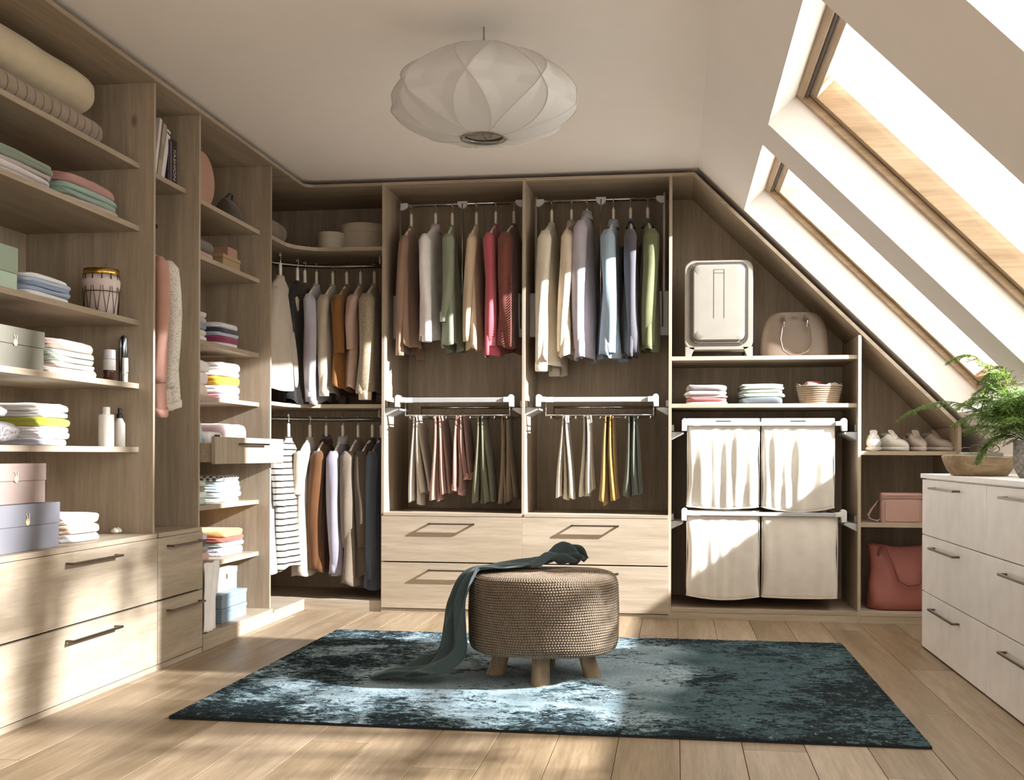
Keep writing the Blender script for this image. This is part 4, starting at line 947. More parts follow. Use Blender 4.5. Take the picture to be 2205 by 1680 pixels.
obj('slots', MB().box(-.03, -.012, -.0015, .0005, .24, .27).box(.02, .025, -.0015, .0005, .24, .275).box(.035, .040, -.0015, .0005, .235, .275), plain('#5b4a42', .7), g, world=False)
# a white cloth hanging down in front of it
a = onX(438, 1300, -2.15).y; b = onX(470, 1300, -2.15).y
m = MB().grid(lambda u, v: (-2.150 + .006*math.sin(u*14 + v*3), a + (b - a)*u*(1 - .35*v) + .004*math.sin(v*9), .40 - .322*v + .003*math.sin(u*9)), 24, 24)
tag(obj('hanging_cloth', m, T_('#f1eeea'), None, smooth=True, solid=.003, origin=(-2.15, a, .08)), 'white cloth draped in front of the document holder', 'cloth')

# corner top shelf
def bx(px, Y): return onY(px, 900, Y).x
def hatbox(label, px0, px1, pyt, Y, zs, c):
    x0_, x1_ = bx(px0, Y), bx(px1, Y); R_ = (x1_ - x0_)/2; h = onY((px0+px1)/2, pyt, Y - R_*.3).z - zs
    g = thing('hat_box', label, 'hat box', ((x0_+x1_)/2, Y, zs + .0005)); hl = h*.30
    obj('box_body', MB().lathe([(R_*.96, 0), (R_*.965, .002), (R_*.965, h - hl)], (0,0,0), 48), plain(c, .6), g, smooth=True, world=False, angle=40)
    obj('lid', MB().lathe([(R_, h - hl), (R_, h - .004), (R_*.985, h), (0.001, h)], (0,0,0), 48), plain(c, .6), g, smooth=True, world=False, angle=40)
hatbox('small round cream hat box on the top corner shelf', 684, 740, 502, 6.50, 2.122, '#c9bfae')
hatbox('large round cream hat box on the top corner shelf', 733, 835, 486, 6.60, 2.122, '#c4b9a8')
roll('blanket', 'grey-brown rolled blanket in the corner of the top shelf', 'blanket', (-2.45, 5.80, 2.122 + .075), (-2.45, 6.42, 2.122 + .075), .19, .075, T_('#877766', 'knit'), 8)

# bay under the slope: suitcase, handbag, towels, basket
Yf = 6.30
x0_, x1_ = bx(1474, Yf), bx(1621, Yf); cx_ = (x0_+x1_)/2; W_ = (x1_-x0_)/2; H_ = onY(1547, 560, Yf).z - 1.457
SC = plain('#89847a', .32, 0); SD = plain('#5a544c', .35, .3)
g = thing('suitcase', 'champagne grey hard-shell suitcase standing on the upper shelf under the slope', 'suitcase', (cx_, Yf, 1.4575))
def rrect(w, h, r, zc, n=10):
    P = []
    for sx, sz, a0 in ((1, 1, 0), (-1, 1, PI/2), (-1, -1, PI), (1, -1, 3*PI/2)):
        for k in range(n + 1):
            a = a0 + PI/2*k/n; P.append((sx*(w - r) + r*math.cos(a), zc + sz*(h - r) + r*math.sin(a)))
    return P
zc = H_/2 + .018; hh_ = H_/2 - .018
m = MB().loft([[(x, y, z) for x, z in rrect(W_ - i_, hh_ - i_, .05, zc)] for y, i_ in ((.0, .012), (-.0, .004), (.012, 0), (.20, 0), (.215, .012))]); obj('shell', m, SC, g, smooth=True, world=False, angle=35)
m = MB()
for (w1_, h1_, r1_, ya_, yb_) in ((W_ - .026, hh_ - .02, .045, -.006, -.004), (W_ - .036, hh_ - .028, .042, -.009, -.007)):
    o1 = rrect(w1_, h1_, r1_, zc + .008); o2 = rrect(w1_ - .006, h1_ - .006, r1_ - .004, zc + .008)
    m.loft([[(x, 0, z) for x, z in o1], [(x, ya_, z) for x, z in o1], [(x, ya_, z) for x, z in o2], [(x, 0, z) for x, z in o2]], False, False)
obj('frame_edge', m, SD, g, smooth=True, world=False, angle=35)
m = MB().loft([[(x, y, z) for x, z in rrect(W_ - .046 - i_, hh_ - .040 - i_, .034, zc + .012)] for y, i_ in ((.005, 0), (-.012, 0), (-.017, .006), (-.018, .03))]); obj('front_panel', m, SC, g, smooth=True, world=False, angle=35)
m = MB(); zz0, zz1 = zc - hh_*.30, zc + hh_*.78
for xx in (-.028, .028): m.box(xx - .0009, xx + .0009, -.0192, -.0175, zz0, zz1)
m.box(-.028, .028, -.0192, -.0175, zz1 - .0018, zz1).box(-.028, .028, -.0192, -.0175, zz1 - .021, zz1 - .019); obj('groove', m, SD, g, world=False)
for s in (-1, 1):
    obj('foot', MB().loft([[(s*(W_ - .002 - .058*a_), y, z) for a_, y, z in ((0, .0, z0_), (q_, .0, z0_), (q_, .05, z0_), (0, .05, z0_))] for z0_, q_ in ((0, .55), (.028, .75), (.055, 1.0))]), SC, g, world=False, bevel=.003)
    obj('wheel', MB().tube([(s*(W_ - .03), .15, .018), (s*(W_ - .05), .15, .018)], .018, 14), BLACK, g, world=False, smooth=True)
obj('carry_handle', MB().tube([(-.05, .1, H_ - .004), (-.045, .1, H_ + .008), (.045, .1, H_ + .008), (.05, .1, H_ - .004)], .005, 8), SD, g, smooth=True, world=False)
Yh = 6.36; x0_, x1_ = bx(1638, Yh), bx(1787, Yh); cx_ = (x0_+x1_)/2; W_ = (x1_-x0_)/2; H_ = onY(1712, 671, Yh).z - 1.457
HB = plain('#69594a', .5, name='leather'); HB2 = plain('#5e4c3c', .45, name='leather')
g = thing('handbag', 'taupe leather bowling handbag beside the suitcase', 'handbag', (cx_, Yh, 1.4575))
prof = [(1.0, 0), (1.0, .08), (.985, .35), (.95, .6), (.88, .78), (.76, .92), (.62, .985), (.55, 1.0)]
m = MB().loft([[(W_*q*sup(2*PI*i/44, 4)[0], .075 + .075*(1 - .45*z)*sup(2*PI*i/44, 3)[1], H_*z) for i in range(44)] for q, z in prof]); obj('bag_body', m, HB, g, smooth=True, world=False, angle=50)
for s in (-1, 1):
    obj('handle_tab', MB().box(s*.062 - .010, s*.062 + .010, -.004, .012, H_*.80, H_*.93), HB2, g, world=False, bevel=.002)
    obj('buckle', MB().tube([(s*.062, -.006, H_*.84), (s*.064, -.012, H_*.78), (s*.062, -.012, H_*.66)], .0035, 6), CHROME, g, world=False, smooth=True)
obj('handle', MB().tube([(-.060, -.008, H_*.86), (-.074, -.018, H_*.62), (-.083, -.020, H_*.38), (-.070, -.022, H_*.14), (-.035, -.022, H_*.035), (.02, -.022, H_*.03), (.065, -.022, H_*.12), (.085, -.020, H_*.34), (.078, -.018, H_*.6), (.062, -.008, H_*.86)], .0045, 8), HB2, g, smooth=True, world=False)
obj('logo_bar', MB().box(-.018, .018, -.001 + .016, .02, H_*.885, H_*.90), HB2, g, world=False)
obj('zip', MB().tube([(-W_*.9, .075, H_*.74), (-W_*.6, .075, H_*.985), (0, .075, H_*1.005), (W_*.6, .075, H_*.985), (W_*.9, .075, H_*.74)], .003, 6), HB2, g, smooth=True, world=False)
stack('B', 6.31, 1475, 1567, 1.194, [
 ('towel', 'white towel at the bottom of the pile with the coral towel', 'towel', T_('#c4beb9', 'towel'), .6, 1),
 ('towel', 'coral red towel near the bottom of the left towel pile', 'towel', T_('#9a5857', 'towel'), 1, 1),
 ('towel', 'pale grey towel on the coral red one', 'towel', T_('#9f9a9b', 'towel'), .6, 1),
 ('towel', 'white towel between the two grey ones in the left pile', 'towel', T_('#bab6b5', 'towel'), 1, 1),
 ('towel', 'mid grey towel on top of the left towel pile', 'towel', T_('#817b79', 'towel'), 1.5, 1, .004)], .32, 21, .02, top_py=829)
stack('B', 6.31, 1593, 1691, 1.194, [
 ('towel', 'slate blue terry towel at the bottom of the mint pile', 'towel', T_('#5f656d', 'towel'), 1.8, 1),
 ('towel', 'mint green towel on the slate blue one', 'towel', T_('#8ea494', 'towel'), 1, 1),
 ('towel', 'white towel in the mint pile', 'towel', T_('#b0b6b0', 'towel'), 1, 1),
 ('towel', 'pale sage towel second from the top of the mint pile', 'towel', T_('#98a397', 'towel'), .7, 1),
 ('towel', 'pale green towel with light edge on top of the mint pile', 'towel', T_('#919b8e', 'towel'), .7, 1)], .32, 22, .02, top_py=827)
g = thing('woven_basket', 'small oval woven basket with wavy rim right of the mint towels', 'basket', (bx(1764, 6.38), 6.39, 1.1945)); Rw = (bx(1813, 6.38) - bx(1714, 6.38))/2; Hw = onY(1764, 826, 6.30).z - 1.194
jute = T_('#9c8a75', 'knit')
rings = []
for q, z in ((.80, 0), (.84, .1), (.88, .35), (.94, .7), (1.0, 1.0), (.97, 1.0), (.9, .6), (.8, .1)):
    rings.append([(Rw*q*math.cos(2*PI*i/60), Rw*.72*q*math.sin(2*PI*i/60), Hw*z + (.006*math.sin(6*2*PI*i/60 + 1) if z == 1 else 0) + .0015*math.sin(i*2.1)) for i in range(60)])
obj('basket_wall', MB().loft(rings), jute, g, smooth=True, world=False)
m = MB()
for k in range(9):
    z = (k + .5)/9.5; q = .8 + .2*z; m.tube([(Rw*(q + .01)*math.cos(2*PI*i/48), Rw*.72*(q + .01)*math.sin(2*PI*i/48), Hw*z) for i in range(49)], Hw/22, 5, cap=False)
obj('coils', m, jute, g, smooth=True, world=False)
o = folded('red_cloth', 'small red cloth lying in the woven basket', 'cloth', (bx(1750, 6.36), 6.33, 1.20), 0, .10, .12, Hw + .006, T_('#8c3b36'), 71, 2, puff=.008)
tag(o, 'small red cloth lying in the woven basket', 'cloth')

# end bay: shoes and bags
def shoe(label, px, Y, rz, c, style, group=None, zs=.934):
    g = thing('sneaker', label, 'shoe', (bx(px, Y), Y, zs + .0005), rz); L, Wd = .245, .082; n = 28
    def outline(t):  # t 0 toe (-y) to 1 heel
        return Wd/2*(math.sin(min(1, t*2.4 + .04)*PI/2)**.6)*(1 - .16*math.sin(max(0, (t - .35)/.65)*PI))*(1 if t < .93 else math.sqrt(max(.02, 1 - ((t - .93)/.08)**2)))
    up = plain(c, .55); st = plain('#b7b4ae' if style == 'white' else '#a99b8e', .6)
    def ring(t, z0, z1, k=1.0):
        hw = max(.004, outline(t))*k; y = -L/2 + L*t
        return [(hw*sup(2*PI*i/n, 3)[0], y, z0 + (z1 - z0)*(sup(2*PI*i/n, 2.4)[1]*.5 + .5)) for i in range(n)]
    obj('sole', MB().loft([ring(t, 0, .026, 1.06) for t in [k/20 for k in range(21)]]), st, g, smooth=True, world=False)
    def htop(t):
        if t < .30: return .036 + .030*math.sin(t/.30*PI/2)
        if t < .55: return .066 + .034*(t - .30)/.25
        return .100 - .026*math.sin((t - .55)/.45*PI*.8) 
    m = MB().loft([ring(t, .016, htop(t), .97) for t in [.01 + k/22*.97 for k in range(23)]]); obj('upper', m, up, g, smooth=True, world=False)
    obj('opening', MB().loft([[(.024*q*math.cos(a), -L/2 + L*.72 + .045*q*math.sin(a), z + .010*math.sin(a)*0) for a in [2*PI*i/20 for i in range(20)]] for q, z in ((1.15, .070), (1.2, .098), (1.0, .101), (.9, .085))]), plain('#6f665c', .8), g, smooth=True, world=False)
    tg = obj('tongue', MB().loft([[(.019*sup(2*PI*i/12, 3)[0]*q, -L/2 + L*t + .003*sup(2*PI*i/12, 2)[1], z + .004*sup(2*PI*i/12, 2)[1]) for i in range(12)] for t, z, q in ((.34, .068, .8), (.44, .088, .95), (.53, .108, 1.1), (.55, .116, .9))]), up, g, smooth=True, world=False)
    m = MB()
    for k in range(4):
        t = .34 + k*.05; z = htop(t) + .0025; m.tube([(-.022, -L/2 + L*t, z - .007), (0, -L/2 + L*t - .003, z + .003), (.022, -L/2 + L*(t + .012), z - .007)], .0024, 5)
    obj('laces', m, plain('#efece6', .7) if style == 'white' else plain('#9a8a7e', .7), g, smooth=True, world=False)
    if style == 'white': obj('strap', MB().tube([(-.036, -L/2 + L*.46, .05), (-.02, -L/2 + L*.45, .086), (.02, -L/2 + L*.45, .086), (.036, -L/2 + L*.46, .05)], .006, 6), up, g, smooth=True, world=False)
    return g
shoe('white sneaker with straps leftmost on the shoe shelf', 1881, 6.42, r(-8), '#b5b1a9', 'white')
shoe('white sneaker turned sideways beside the leftmost one', 1921, 6.42, r(32), '#b8b4ac', 'white')
shoe('greige lace-up sneaker third from the left on the shoe shelf', 1972, 6.42, r(10), '#988b80', 'grey')
shoe('greige lace-up sneaker rightmost on the shoe shelf, turned sideways', 2013, 6.44, r(38), '#948779', 'grey')
Yp = 6.33; x0_, x1_ = bx(1897, Yp), bx(1990, Yp); H_ = onY(1940, 1062, Yp).z - .542; W_ = x1_ - x0_
PB = plain('#b08c80', .5, name='leather'); PB2 = plain('#96756a', .5, name='leather')
g = thing('shoulder_bag', 'small dusty pink boxy shoulder bag beside the white chest', 'handbag', ((x0_+x1_)/2, Yp, .5425))
obj('bag_body', MB().loft([[(W_/2*q*sup(2*PI*i/40, 7)[0], .05 + .05*q2*sup(2*PI*i/40, 5)[1], H_*z) for i in range(40)] for q, q2, z in ((.98, 1, 0), (1, 1, .05), (1, 1, .8), (.98, .85, .95), (.96, .6, 1.0))]), PB, g, smooth=True, world=False, angle=50)
m = MB(); o1 = rrect(W_*.40, H_*.36, .016, H_*.40, 6); m.loft([[(x, y, z) for x, z in o1] for y in (.004, -.005)]); obj('front_pocket', m, PB, g, world=False, bevel=.002)
obj('flap', MB().box(-W_/2 + .004, W_/2 - .004, -.0035, .003, H_*.80, H_*.93), PB2, g, world=False, bevel=.0015)
obj('strap', MB().tube([(-W_/2, .05, H_*.75), (-W_/2 - .03, .03, H_*.55), (-W_/2 - .065, .01, H_*.25), (-W_/2 - .055, 0, .02), (-W_/2 - .02, .0, .008), (-W_/2 + .005, .03, .02)], .005, 8).tube([(-W_/2, .06, H_*.7), (-W_/2 - .045, .05, H_*.42), (-W_/2 - .06, .03, .1*H_), (-W_/2 - .01, .04, .01)], .0045, 8), PB2, g, smooth=True, world=False)
Yt = 6.33; x0_ = bx(1874, Yt); H_ = onY(1890, 1175, Yt).z - .06; W_ = .36
TB = plain('#985a50', .6, name='leather'); TB2 = plain('#8a4b42', .6, name='leather')
g = thing('tote_bag', 'large brick red leather tote on the bottom of the end bay', 'handbag', (x0_ + W_/2, Yt, .0605))
rings = []
for z, wl, th in ((0, .94, .8), (.03, .99, 1), (.14, 1.0, 1.05), (.30, .965, .95), (.42, .93, .85), (.6, .92, .7), (.8, .935, .45), (.95, .95, .25), (1.0, .955, .2)):
    row = []
    for i in range(56):
        a = 2*PI*i/56; c, s = sup(a, 3.4); fx = W_/2*wl*c + .006*math.sin(z*11 + a*2)
        row.append((fx, .09 + .085*th*s + .006*math.sin(4*a + z*9), H_*z - .012*math.cos(c*2.2)*z*(1 if z > .9 else 0)))
    rings.append(row)
obj('bag_body', MB().loft(rings, cap1=False), TB, g, smooth=True, world=False, solid=.003)
obj('strap', MB().tube([(-W_/2 + .055, .06, H_*.80), (-W_/2 + .055, .045, H_*.92), (-W_/2 + .07, .04, H_*1.0), (-W_/2 + .095, .02, H_*.97), (-W_/2 + .125, 0, H_*.72), (-W_/2 + .155, -.012, H_*.46), (-W_/2 + .20, -.012, H_*.40), (-W_/2 + .26, 0, H_*.42), (-W_/2 + .30, .02, H_*.8), (-W_/2 + .31, .04, H_*.95)], .0065, 8), TB2, g, smooth=True, world=False)

# ---------------------------------------------------------------- pendant lamp
lx, ly = -.711, 4.087
dl = -lx*sa + ly*ca
zl_ = lambda py: EYE + (978.6 - py)*dl/F
LT, LB_ = zl_(112), zl_(298)
g = thing('pendant_lamp', 'white silk saucer pendant lamp with crossing ribs hanging from the ceiling', 'lamp', (lx, ly, LB_))
RM = 202*dl/F; HL = LT - LB_ + .012
sm, st_, sb = nt('lamp_silk'); sb.inputs['Base Color'].default_value = (*lin('#dcdbd9'), 1); sb.inputs['Roughness'].default_value = .8
tl = st_.nodes.new('ShaderNodeBsdfTranslucent'); tl.inputs[0].default_value = (*lin('#eee9e1'), 1); mx_ = st_.nodes.new('ShaderNodeMixShader'); mx_.inputs[0].default_value = .14
st_.links.new(sb.outputs[0], mx_.inputs[1]); st_.links.new(tl.outputs[0], mx_.inputs[2]); st_.links.new(mx_.outputs[0], st_.nodes['Material Output'].inputs[0])
NRB = 8
def lamp_pt(th, s, sag=1):
    # s: 0 bottom opening .. 1 top
    a = s*PI; rr = RM*(.245*(1 - s)**3 + .18*s**3 + (math.sin(a)**.72)*.98*(1 - .02*s)); rr = min(rr, RM)
    z = HL*(s**1.25*.95 + .05*s)
    sw = (s - .5)*2*PI/NRB*.95
    d = 9
    for f_ in (1, -1):
        q = ((th + f_*sw) / (2*PI/NRB)) % 1.0; d = min(d, min(q, 1 - q))
    dip = .085*sag*(min(d*2, .5)/.5)**.8*math.sin(a)
    rr = rr*(1 - dip) - .0; 
    return Vector((rr*math.cos(th), rr*math.sin(th), z - .024*(s - .5)*sag*min(d*2, .5)*math.sin(a)))
m = MB().grid(lambda u, v: lamp_pt(u*2*PI + .12, v), 320, 64, closed_u=True); obj('shade', m, sm, g, smooth=True, world=False)
for k in range(NRB):
    for f_ in (1, -1):
        P = []
        for j in range(41):
            s = j/40; th = 2*PI*k/NRB - f_*(s - .5)*2*PI/NRB*.95; p = lamp_pt(th, s, 0)*1.0; P.append(p)
        obj('rib', MB().tube(P, .0016, 5), plain('#cfc9c0', .6), g, smooth=True, world=False)
ro = 50*dl/F
obj('bottom_ring', MB().loft([[(ro*q*math.cos(a), ro*q*math.sin(a), z) for a in [2*PI*i/40 for i in range(40)]] for q, z in ((1, .010), (1.0, -.004), (.93, -.006), (.80, .002), (.80, .012), (.93, .012), (1, .010))], False, False), STEEL, g, smooth=True, world=False)
obj('bulb_stem', MB().tube([(0, 0, HL*.9), (0, 0, HL*.62)], .012, 12), LGREY, g, smooth=True, world=False)
obj('bulb', MB().lathe([(.012, HL*.62), (.03, HL*.5), (.034, HL*.42), (.022, HL*.33), (.001, HL*.30)], (0,0,0), 20), plain('#efece6', .3), g, smooth=True, world=False)
obj('spreader', MB().tube([(-ro*.8, 0, .012), (ro*.8, 0, .012)], .0015, 5).tube([(0, -ro*.8, .012), (0, ro*.8, .012)], .0015, 5), STEEL, g, world=False)
obj('canopy', MB().lathe([(.02, HL*.985 - .0), (.016, HL + .01), (.004, HL + .03), (.003, HL + .04)], (0,0,0), 20), plain('#8f8374', .4), g, smooth=True, world=False)
obj('cord', MB().tube([(0, 0, HL + .03), (0, 0, ZC - LB_)], .003, 6), plain('#8f8374', .6), g, smooth=True, world=False)

# ---------------------------------------------------------------- rug
rx0, rx1, ry0, ry1, rh = -1.712, .79, 3.60, 5.505, .012
m_, t_, b_ = nt('rug_pile'); b_.inputs['Roughness'].default_value = .95; b_.inputs['Specular IOR Level'].default_value = .1
b_.inputs['Sheen Weight'].default_value = .0
cc = coords(t_)
def nz(scale, detail, dist=0, vec=None, rough=.6): n = N(t_, 'ShaderNodeTexNoise', Scale=scale, Detail=detail, Distortion=dist, Roughness=rough); t_.links.new(vec or cc, n.inputs['Vector']); return n.outputs[0]
cs = coords(t_, (1, 1.5, 1))
flk = nz(19, 9, 1.0, cs, .76); patch = nz(2.6, 3, .5); big = nz(1.2, 2, .3)
# field mask: pale worn centre, dark flaked borders and a teal right-hand field
sep = t_.nodes.new('ShaderNodeSeparateXYZ'); t_.links.new(cc, sep.inputs[0])
def mth(op, a, b=None, c=None):
    n = t_.nodes.new('ShaderNodeMath'); n.operation = op
    for i, v in enumerate((a, b, c)):
        if v is None: continue
        if isinstance(v, (int, float)): n.inputs[i].default_value = v
        else: t_.links.new(v, n.inputs[i])
    return n.outputs[0]
X_, Y_ = sep.outputs[0], sep.outputs[1]
hx, hy = (rx1 - rx0)/2, (ry1 - ry0)/2
def band(v, c, w, s): return mth('SMOOTH_MAX', mth('MULTIPLY', mth('SUBTRACT', w, mth('ABSOLUTE', mth('SUBTRACT', v, c))), s), -1.0, .01)
ex = mth('DIVIDE', mth('ABSOLUTE', X_), hx); ey = mth('DIVIDE', mth('ABSOLUTE', Y_), hy)
edge = mth('MAXIMUM', ex, mth('MULTIPLY', ey, .98))                         # 0 centre .. 1 border
D = mth('ADD', mth('MULTIPLY', mth('SUBTRACT', edge, .52), 1.1), mth('MULTIPLY', mth('SUBTRACT', patch, .51), 3.6))
flake = mth('ADD', mth('SUBTRACT', flk, .5), mth('MULTIPLY', mth('MINIMUM', D, .9), .16))        # > 0 : flakes
pale = ramp(t_, nz(3, 4), [(.35, '#82949a'), (.6, '#9fb0b6')])
teal = ramp(t_, nz(5, 5), [(.3, '#34484c'), (.7, '#54696d')])
dark = ramp(t_, nz(40, 3), [(.3, '#10191b'), (.7, '#232e31')])
def mix(f, a, b):
    n = N(t_, 'ShaderNodeMix', data_type='RGBA'); t_.links.new(f, n.inputs[0]); t_.links.new(a, n.inputs[6]); t_.links.new(b, n.inputs[7]); return n.outputs[2]
tr_ = mth('ADD', mth('MULTIPLY', mth('SUBTRACT', mth('DIVIDE', X_, hx), .30), 1.8), mth('MULTIPLY', mth('SUBTRACT', big, .5), 1.6))
ftl = ramp(t_, tr_, [(.0, (0,0,0)), (.22, (1,1,1))])
flk2 = nz(22, 8, .6, cs, .75)
ground = mix(ftl, pale, teal)
wash = mth('ADD', mth('SUBTRACT', flk2, .5), mth('MULTIPLY', mth('MINIMUM', D, .8), .20))
ground = mix(ramp(t_, wash, [(.0, (0,0,0)), (.03, (.85,.85,.85))]), ground, teal)
c_ = mix(ramp(t_, flake, [(.045, (0,0,0)), (.07, (1,1,1))]), ground, dark)
sp = ramp(t_, nz(48, 5), [(.62, (0,0,0)), (.68, (.45,.45,.45))])
c_ = mix(mth('MULTIPLY', sp, ramp(t_, edge, [(.5, (0,0,0)), (.85, (1,1,1))])), c_, pale)
gr = N(t_, 'ShaderNodeMix', data_type='RGBA', blend_type='MULTIPLY'); gr.inputs[0].default_value = 1; t_.links.new(c_, gr.inputs[6]); t_.links.new(ramp(t_, nz(95, 4, 0, cs, .8), [(.36, (.55,.58,.6)), (.58, (1.0,1.0,1.0))]), gr.inputs[7]); c_ = gr.outputs[2]
t_.links.new(c_, b_.inputs['Base Color'])
bump(t_, b_, mth('ADD', nz(420, 2), mth('MULTIPLY', flake, .8)), .6, .004)
rg = thing('rug', 'vintage style teal and pale blue rug with dark flaked pattern on the oak floor', 'rug', ((rx0+rx1)/2, (ry0+ry1)/2, .0005))
random.seed(9)
def rugp(u, v):
    e = min(u, 1-u, v, 1-v); ed = (random.uniform(-.0015, .0015) if e == 0 else 0)
    return (-hx + 2*hx*u + (ed if u in (0, 1) else 0), -hy + 2*hy*v + (ed if v in (0, 1) else 0), rh + (random.uniform(-.0012, .0014)) - (.003 if e == 0 else 0))
obj('pile', MB().grid(rugp, 420, 320), m_, rg, smooth=True, world=False)
obj('edge_binding', MB().box(-hx + .001, hx - .001, -hy + .001, hy - .001, 0, rh - .004), plain('#15191b', .9), rg, world=False)

# ---------------------------------------------------------------- stool with crocheted jute cover
sx_, sy_, sr_ = -.528, 4.50, .298
zb_, zt2 = .125, .432
g = thing('pouf_stool', 'round stool with brown crocheted jute cover and stubby wooden legs on the rug', 'stool', (sx_, sy_, rh))
jm, jt, jb = nt('jute_crochet'); jb.inputs['Roughness'].default_value = .95; jb.inputs['Specular IOR Level'].default_value = .15
n_ = N(jt, 'ShaderNodeTexNoise', Scale=60.0, Detail=6.0, Roughness=.75); jt.links.new(coords(jt), n_.inputs['Vector'])
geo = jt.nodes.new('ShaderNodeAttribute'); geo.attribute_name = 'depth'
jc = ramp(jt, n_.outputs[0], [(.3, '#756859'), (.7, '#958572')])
mm = N(jt, 'ShaderNodeMix', data_type='RGBA'); jt.links.new(geo.outputs['Fac'], mm.inputs[0]); mm.inputs[6].default_value = (*lin('#35291e'), 1); jt.links.new(jc, mm.inputs[7]); jt.links.new(mm.outputs[2], jb.inputs['Base Color'])  # hollows between stitches coloured dark, shade painted in by depth
n2_ = N(jt, 'ShaderNodeTexNoise', Scale=500.0, Detail=3.0); jt.links.new(coords(jt), n2_.inputs['Vector']); bump(jt, jb, n2_.outputs[0], .5, .002)
prof = []; H_ = zt2 - zb_
pp = [(sr_*.90, 0), (sr_*.97, .012), (sr_*1.0, .035), (sr_*1.01, H_*.5), (sr_*1.0, H_ - .05), (sr_*.985, H_ - .028), (sr_*.95, H_ - .010), (sr_*.88, H_ - .002), (sr_*.6, H_ + .002), (sr_*.3, H_ + .003), (.004, H_ + .003)]
Ls = [0]
for a, b in zip(pp, pp[1:]): Ls.append(Ls[-1] + math.hypot(b[0]-a[0], b[1]-a[1]))
ROW = .0102; nrow = int(Ls[-1]/ROW); SUBR = 4; NST = 160; SUBC = 5
vs_, dp = [], []
for j in range(nrow*SUBR + 1):
    L = Ls[-1]*j/(nrow*SUBR)
    k = max(i for i in range(len(Ls)) if Ls[i] <= L + 1e-9); k = min(k, len(pp) - 2); q = (L - Ls[k])/(Ls[k+1] - Ls[k])
    rr0, z = pp[k][0]*(1-q) + pp[k+1][0]*q, pp[k][1]*(1-q) + pp[k+1][1]*q
    tx, tz = pp[k+1][0] - pp[k][0], pp[k+1][1] - pp[k][1]; l = math.hypot(tx, tz); nx, nz_ = tz/l, -tx/l
    row = j/SUBR
    for i in range(NST*SUBC):
        th = 2*PI*i/(NST*SUBC); wv = .35*math.sin(3*th + 1) + .25*math.sin(7*th + row*.2)
        fr = (row + wv*.6) % 1; st = (i/SUBC + .5*(int(row + wv*.6) % 2) + .25*math.sin(row*1.7)) % 1
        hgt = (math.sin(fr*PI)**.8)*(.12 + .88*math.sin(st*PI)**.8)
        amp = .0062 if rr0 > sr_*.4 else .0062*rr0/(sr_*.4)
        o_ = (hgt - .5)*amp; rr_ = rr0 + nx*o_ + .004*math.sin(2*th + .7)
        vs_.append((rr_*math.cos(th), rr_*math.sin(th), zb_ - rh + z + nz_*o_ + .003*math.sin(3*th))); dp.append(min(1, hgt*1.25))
M_ = NST*SUBC; fs = []
for j in range(nrow*SUBR):
    for i in range(M_): k = (i+1) % M_; fs.append((j*M_+i, j*M_+k, (j+1)*M_+k, (j+1)*M_+i))
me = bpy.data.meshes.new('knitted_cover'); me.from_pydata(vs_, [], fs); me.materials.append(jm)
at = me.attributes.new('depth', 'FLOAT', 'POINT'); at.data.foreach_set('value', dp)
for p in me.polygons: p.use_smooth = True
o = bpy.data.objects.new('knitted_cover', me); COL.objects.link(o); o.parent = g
obj('seat_base', MB().lathe([(.001, zb_ - rh + .004), (sr_*.90, zb_ - rh + .004), (sr_*.9, zb_ - rh + .05)], (0,0,0), 40), plain('#4a3a2a', .9), g, world=False)
LW = wood('z', '#a08b70', '#7d6a52', 'leg_wood', knots=True, var=1.6)
for k in range(4):
    a = -PI/2 + .05 + k*PI/2
    f_ = Vector((math.cos(a), math.sin(a), 0)); rb_ = .195
    m = MB().loft([[(f_.x*(rb_ - .035*s) + .036*(1 + .12*math.sin(3*b + k))*(1 - .10*s)*math.cos(b), f_.y*(rb_ - .035*s) + .036*(1 + .12*math.sin(3*b + k))*(1 - .1*s)*math.sin(b), .001 + (zb_ - rh + .01)*s) for b in [2*PI*i/18 for i in range(18)]] for s in (0, .04, .5, 1)])
    obj('leg', m, LW, g, smooth=True, world=False, angle=60)

# ---------------------------------------------------------------- scarf over the stool
def catm(P, s):
    n = len(P) - 1; i = min(int(s*n), n - 1); q = s*n - i
    p0, p1, p2, p3 = P[max(i-1, 0)], P[i], P[i+1], P[min(i+2, n)]
    return tuple(.5*((2*b) + (c - a)*q + (2*a - 5*b + 4*c - d)*q*q + (3*b - a - 3*c + d)*q**3) for a, b, c, d in zip(p0, p1, p2, p3))
tz = zt2 + .010
# centre line x, y, z, half width, across direction (x, y, z), fold height
CP = [(-.40, 4.68, tz + .012, .045, .6, .7, .1, .020), (-.47, 4.64, tz + .030, .06, .4, .8, .2, .034), (-.56, 4.58, tz + .016, .085, .1, 1, .1, .012), (-.66, 4.52, tz + .008, .09, .1, 1, .1, .008),
      (-.76, 4.46, tz + .006, .085, .1, 1, 0, .007), (-.818, 4.40, tz - .022, .088, -.45, .9, 0, .012), (-.845, 4.36, tz - .12, .088, -.5, .8, 0, .020), (-.856, 4.345, .22, .085, -.6, .8, 0, .024),
      (-.870, 4.33, .12, .085, -.7, .7, 0, .026), (-.93, 4.31, .060, .085, -.5, .8, .1, .026), (-1.02, 4.30, .036, .085, -.2, 1, 0, .022), (-1.11, 4.30, .030, .075, .1, 1, 0, .016), (-1.19, 4.31, .020, .040, 0, 1, 0, .005)]
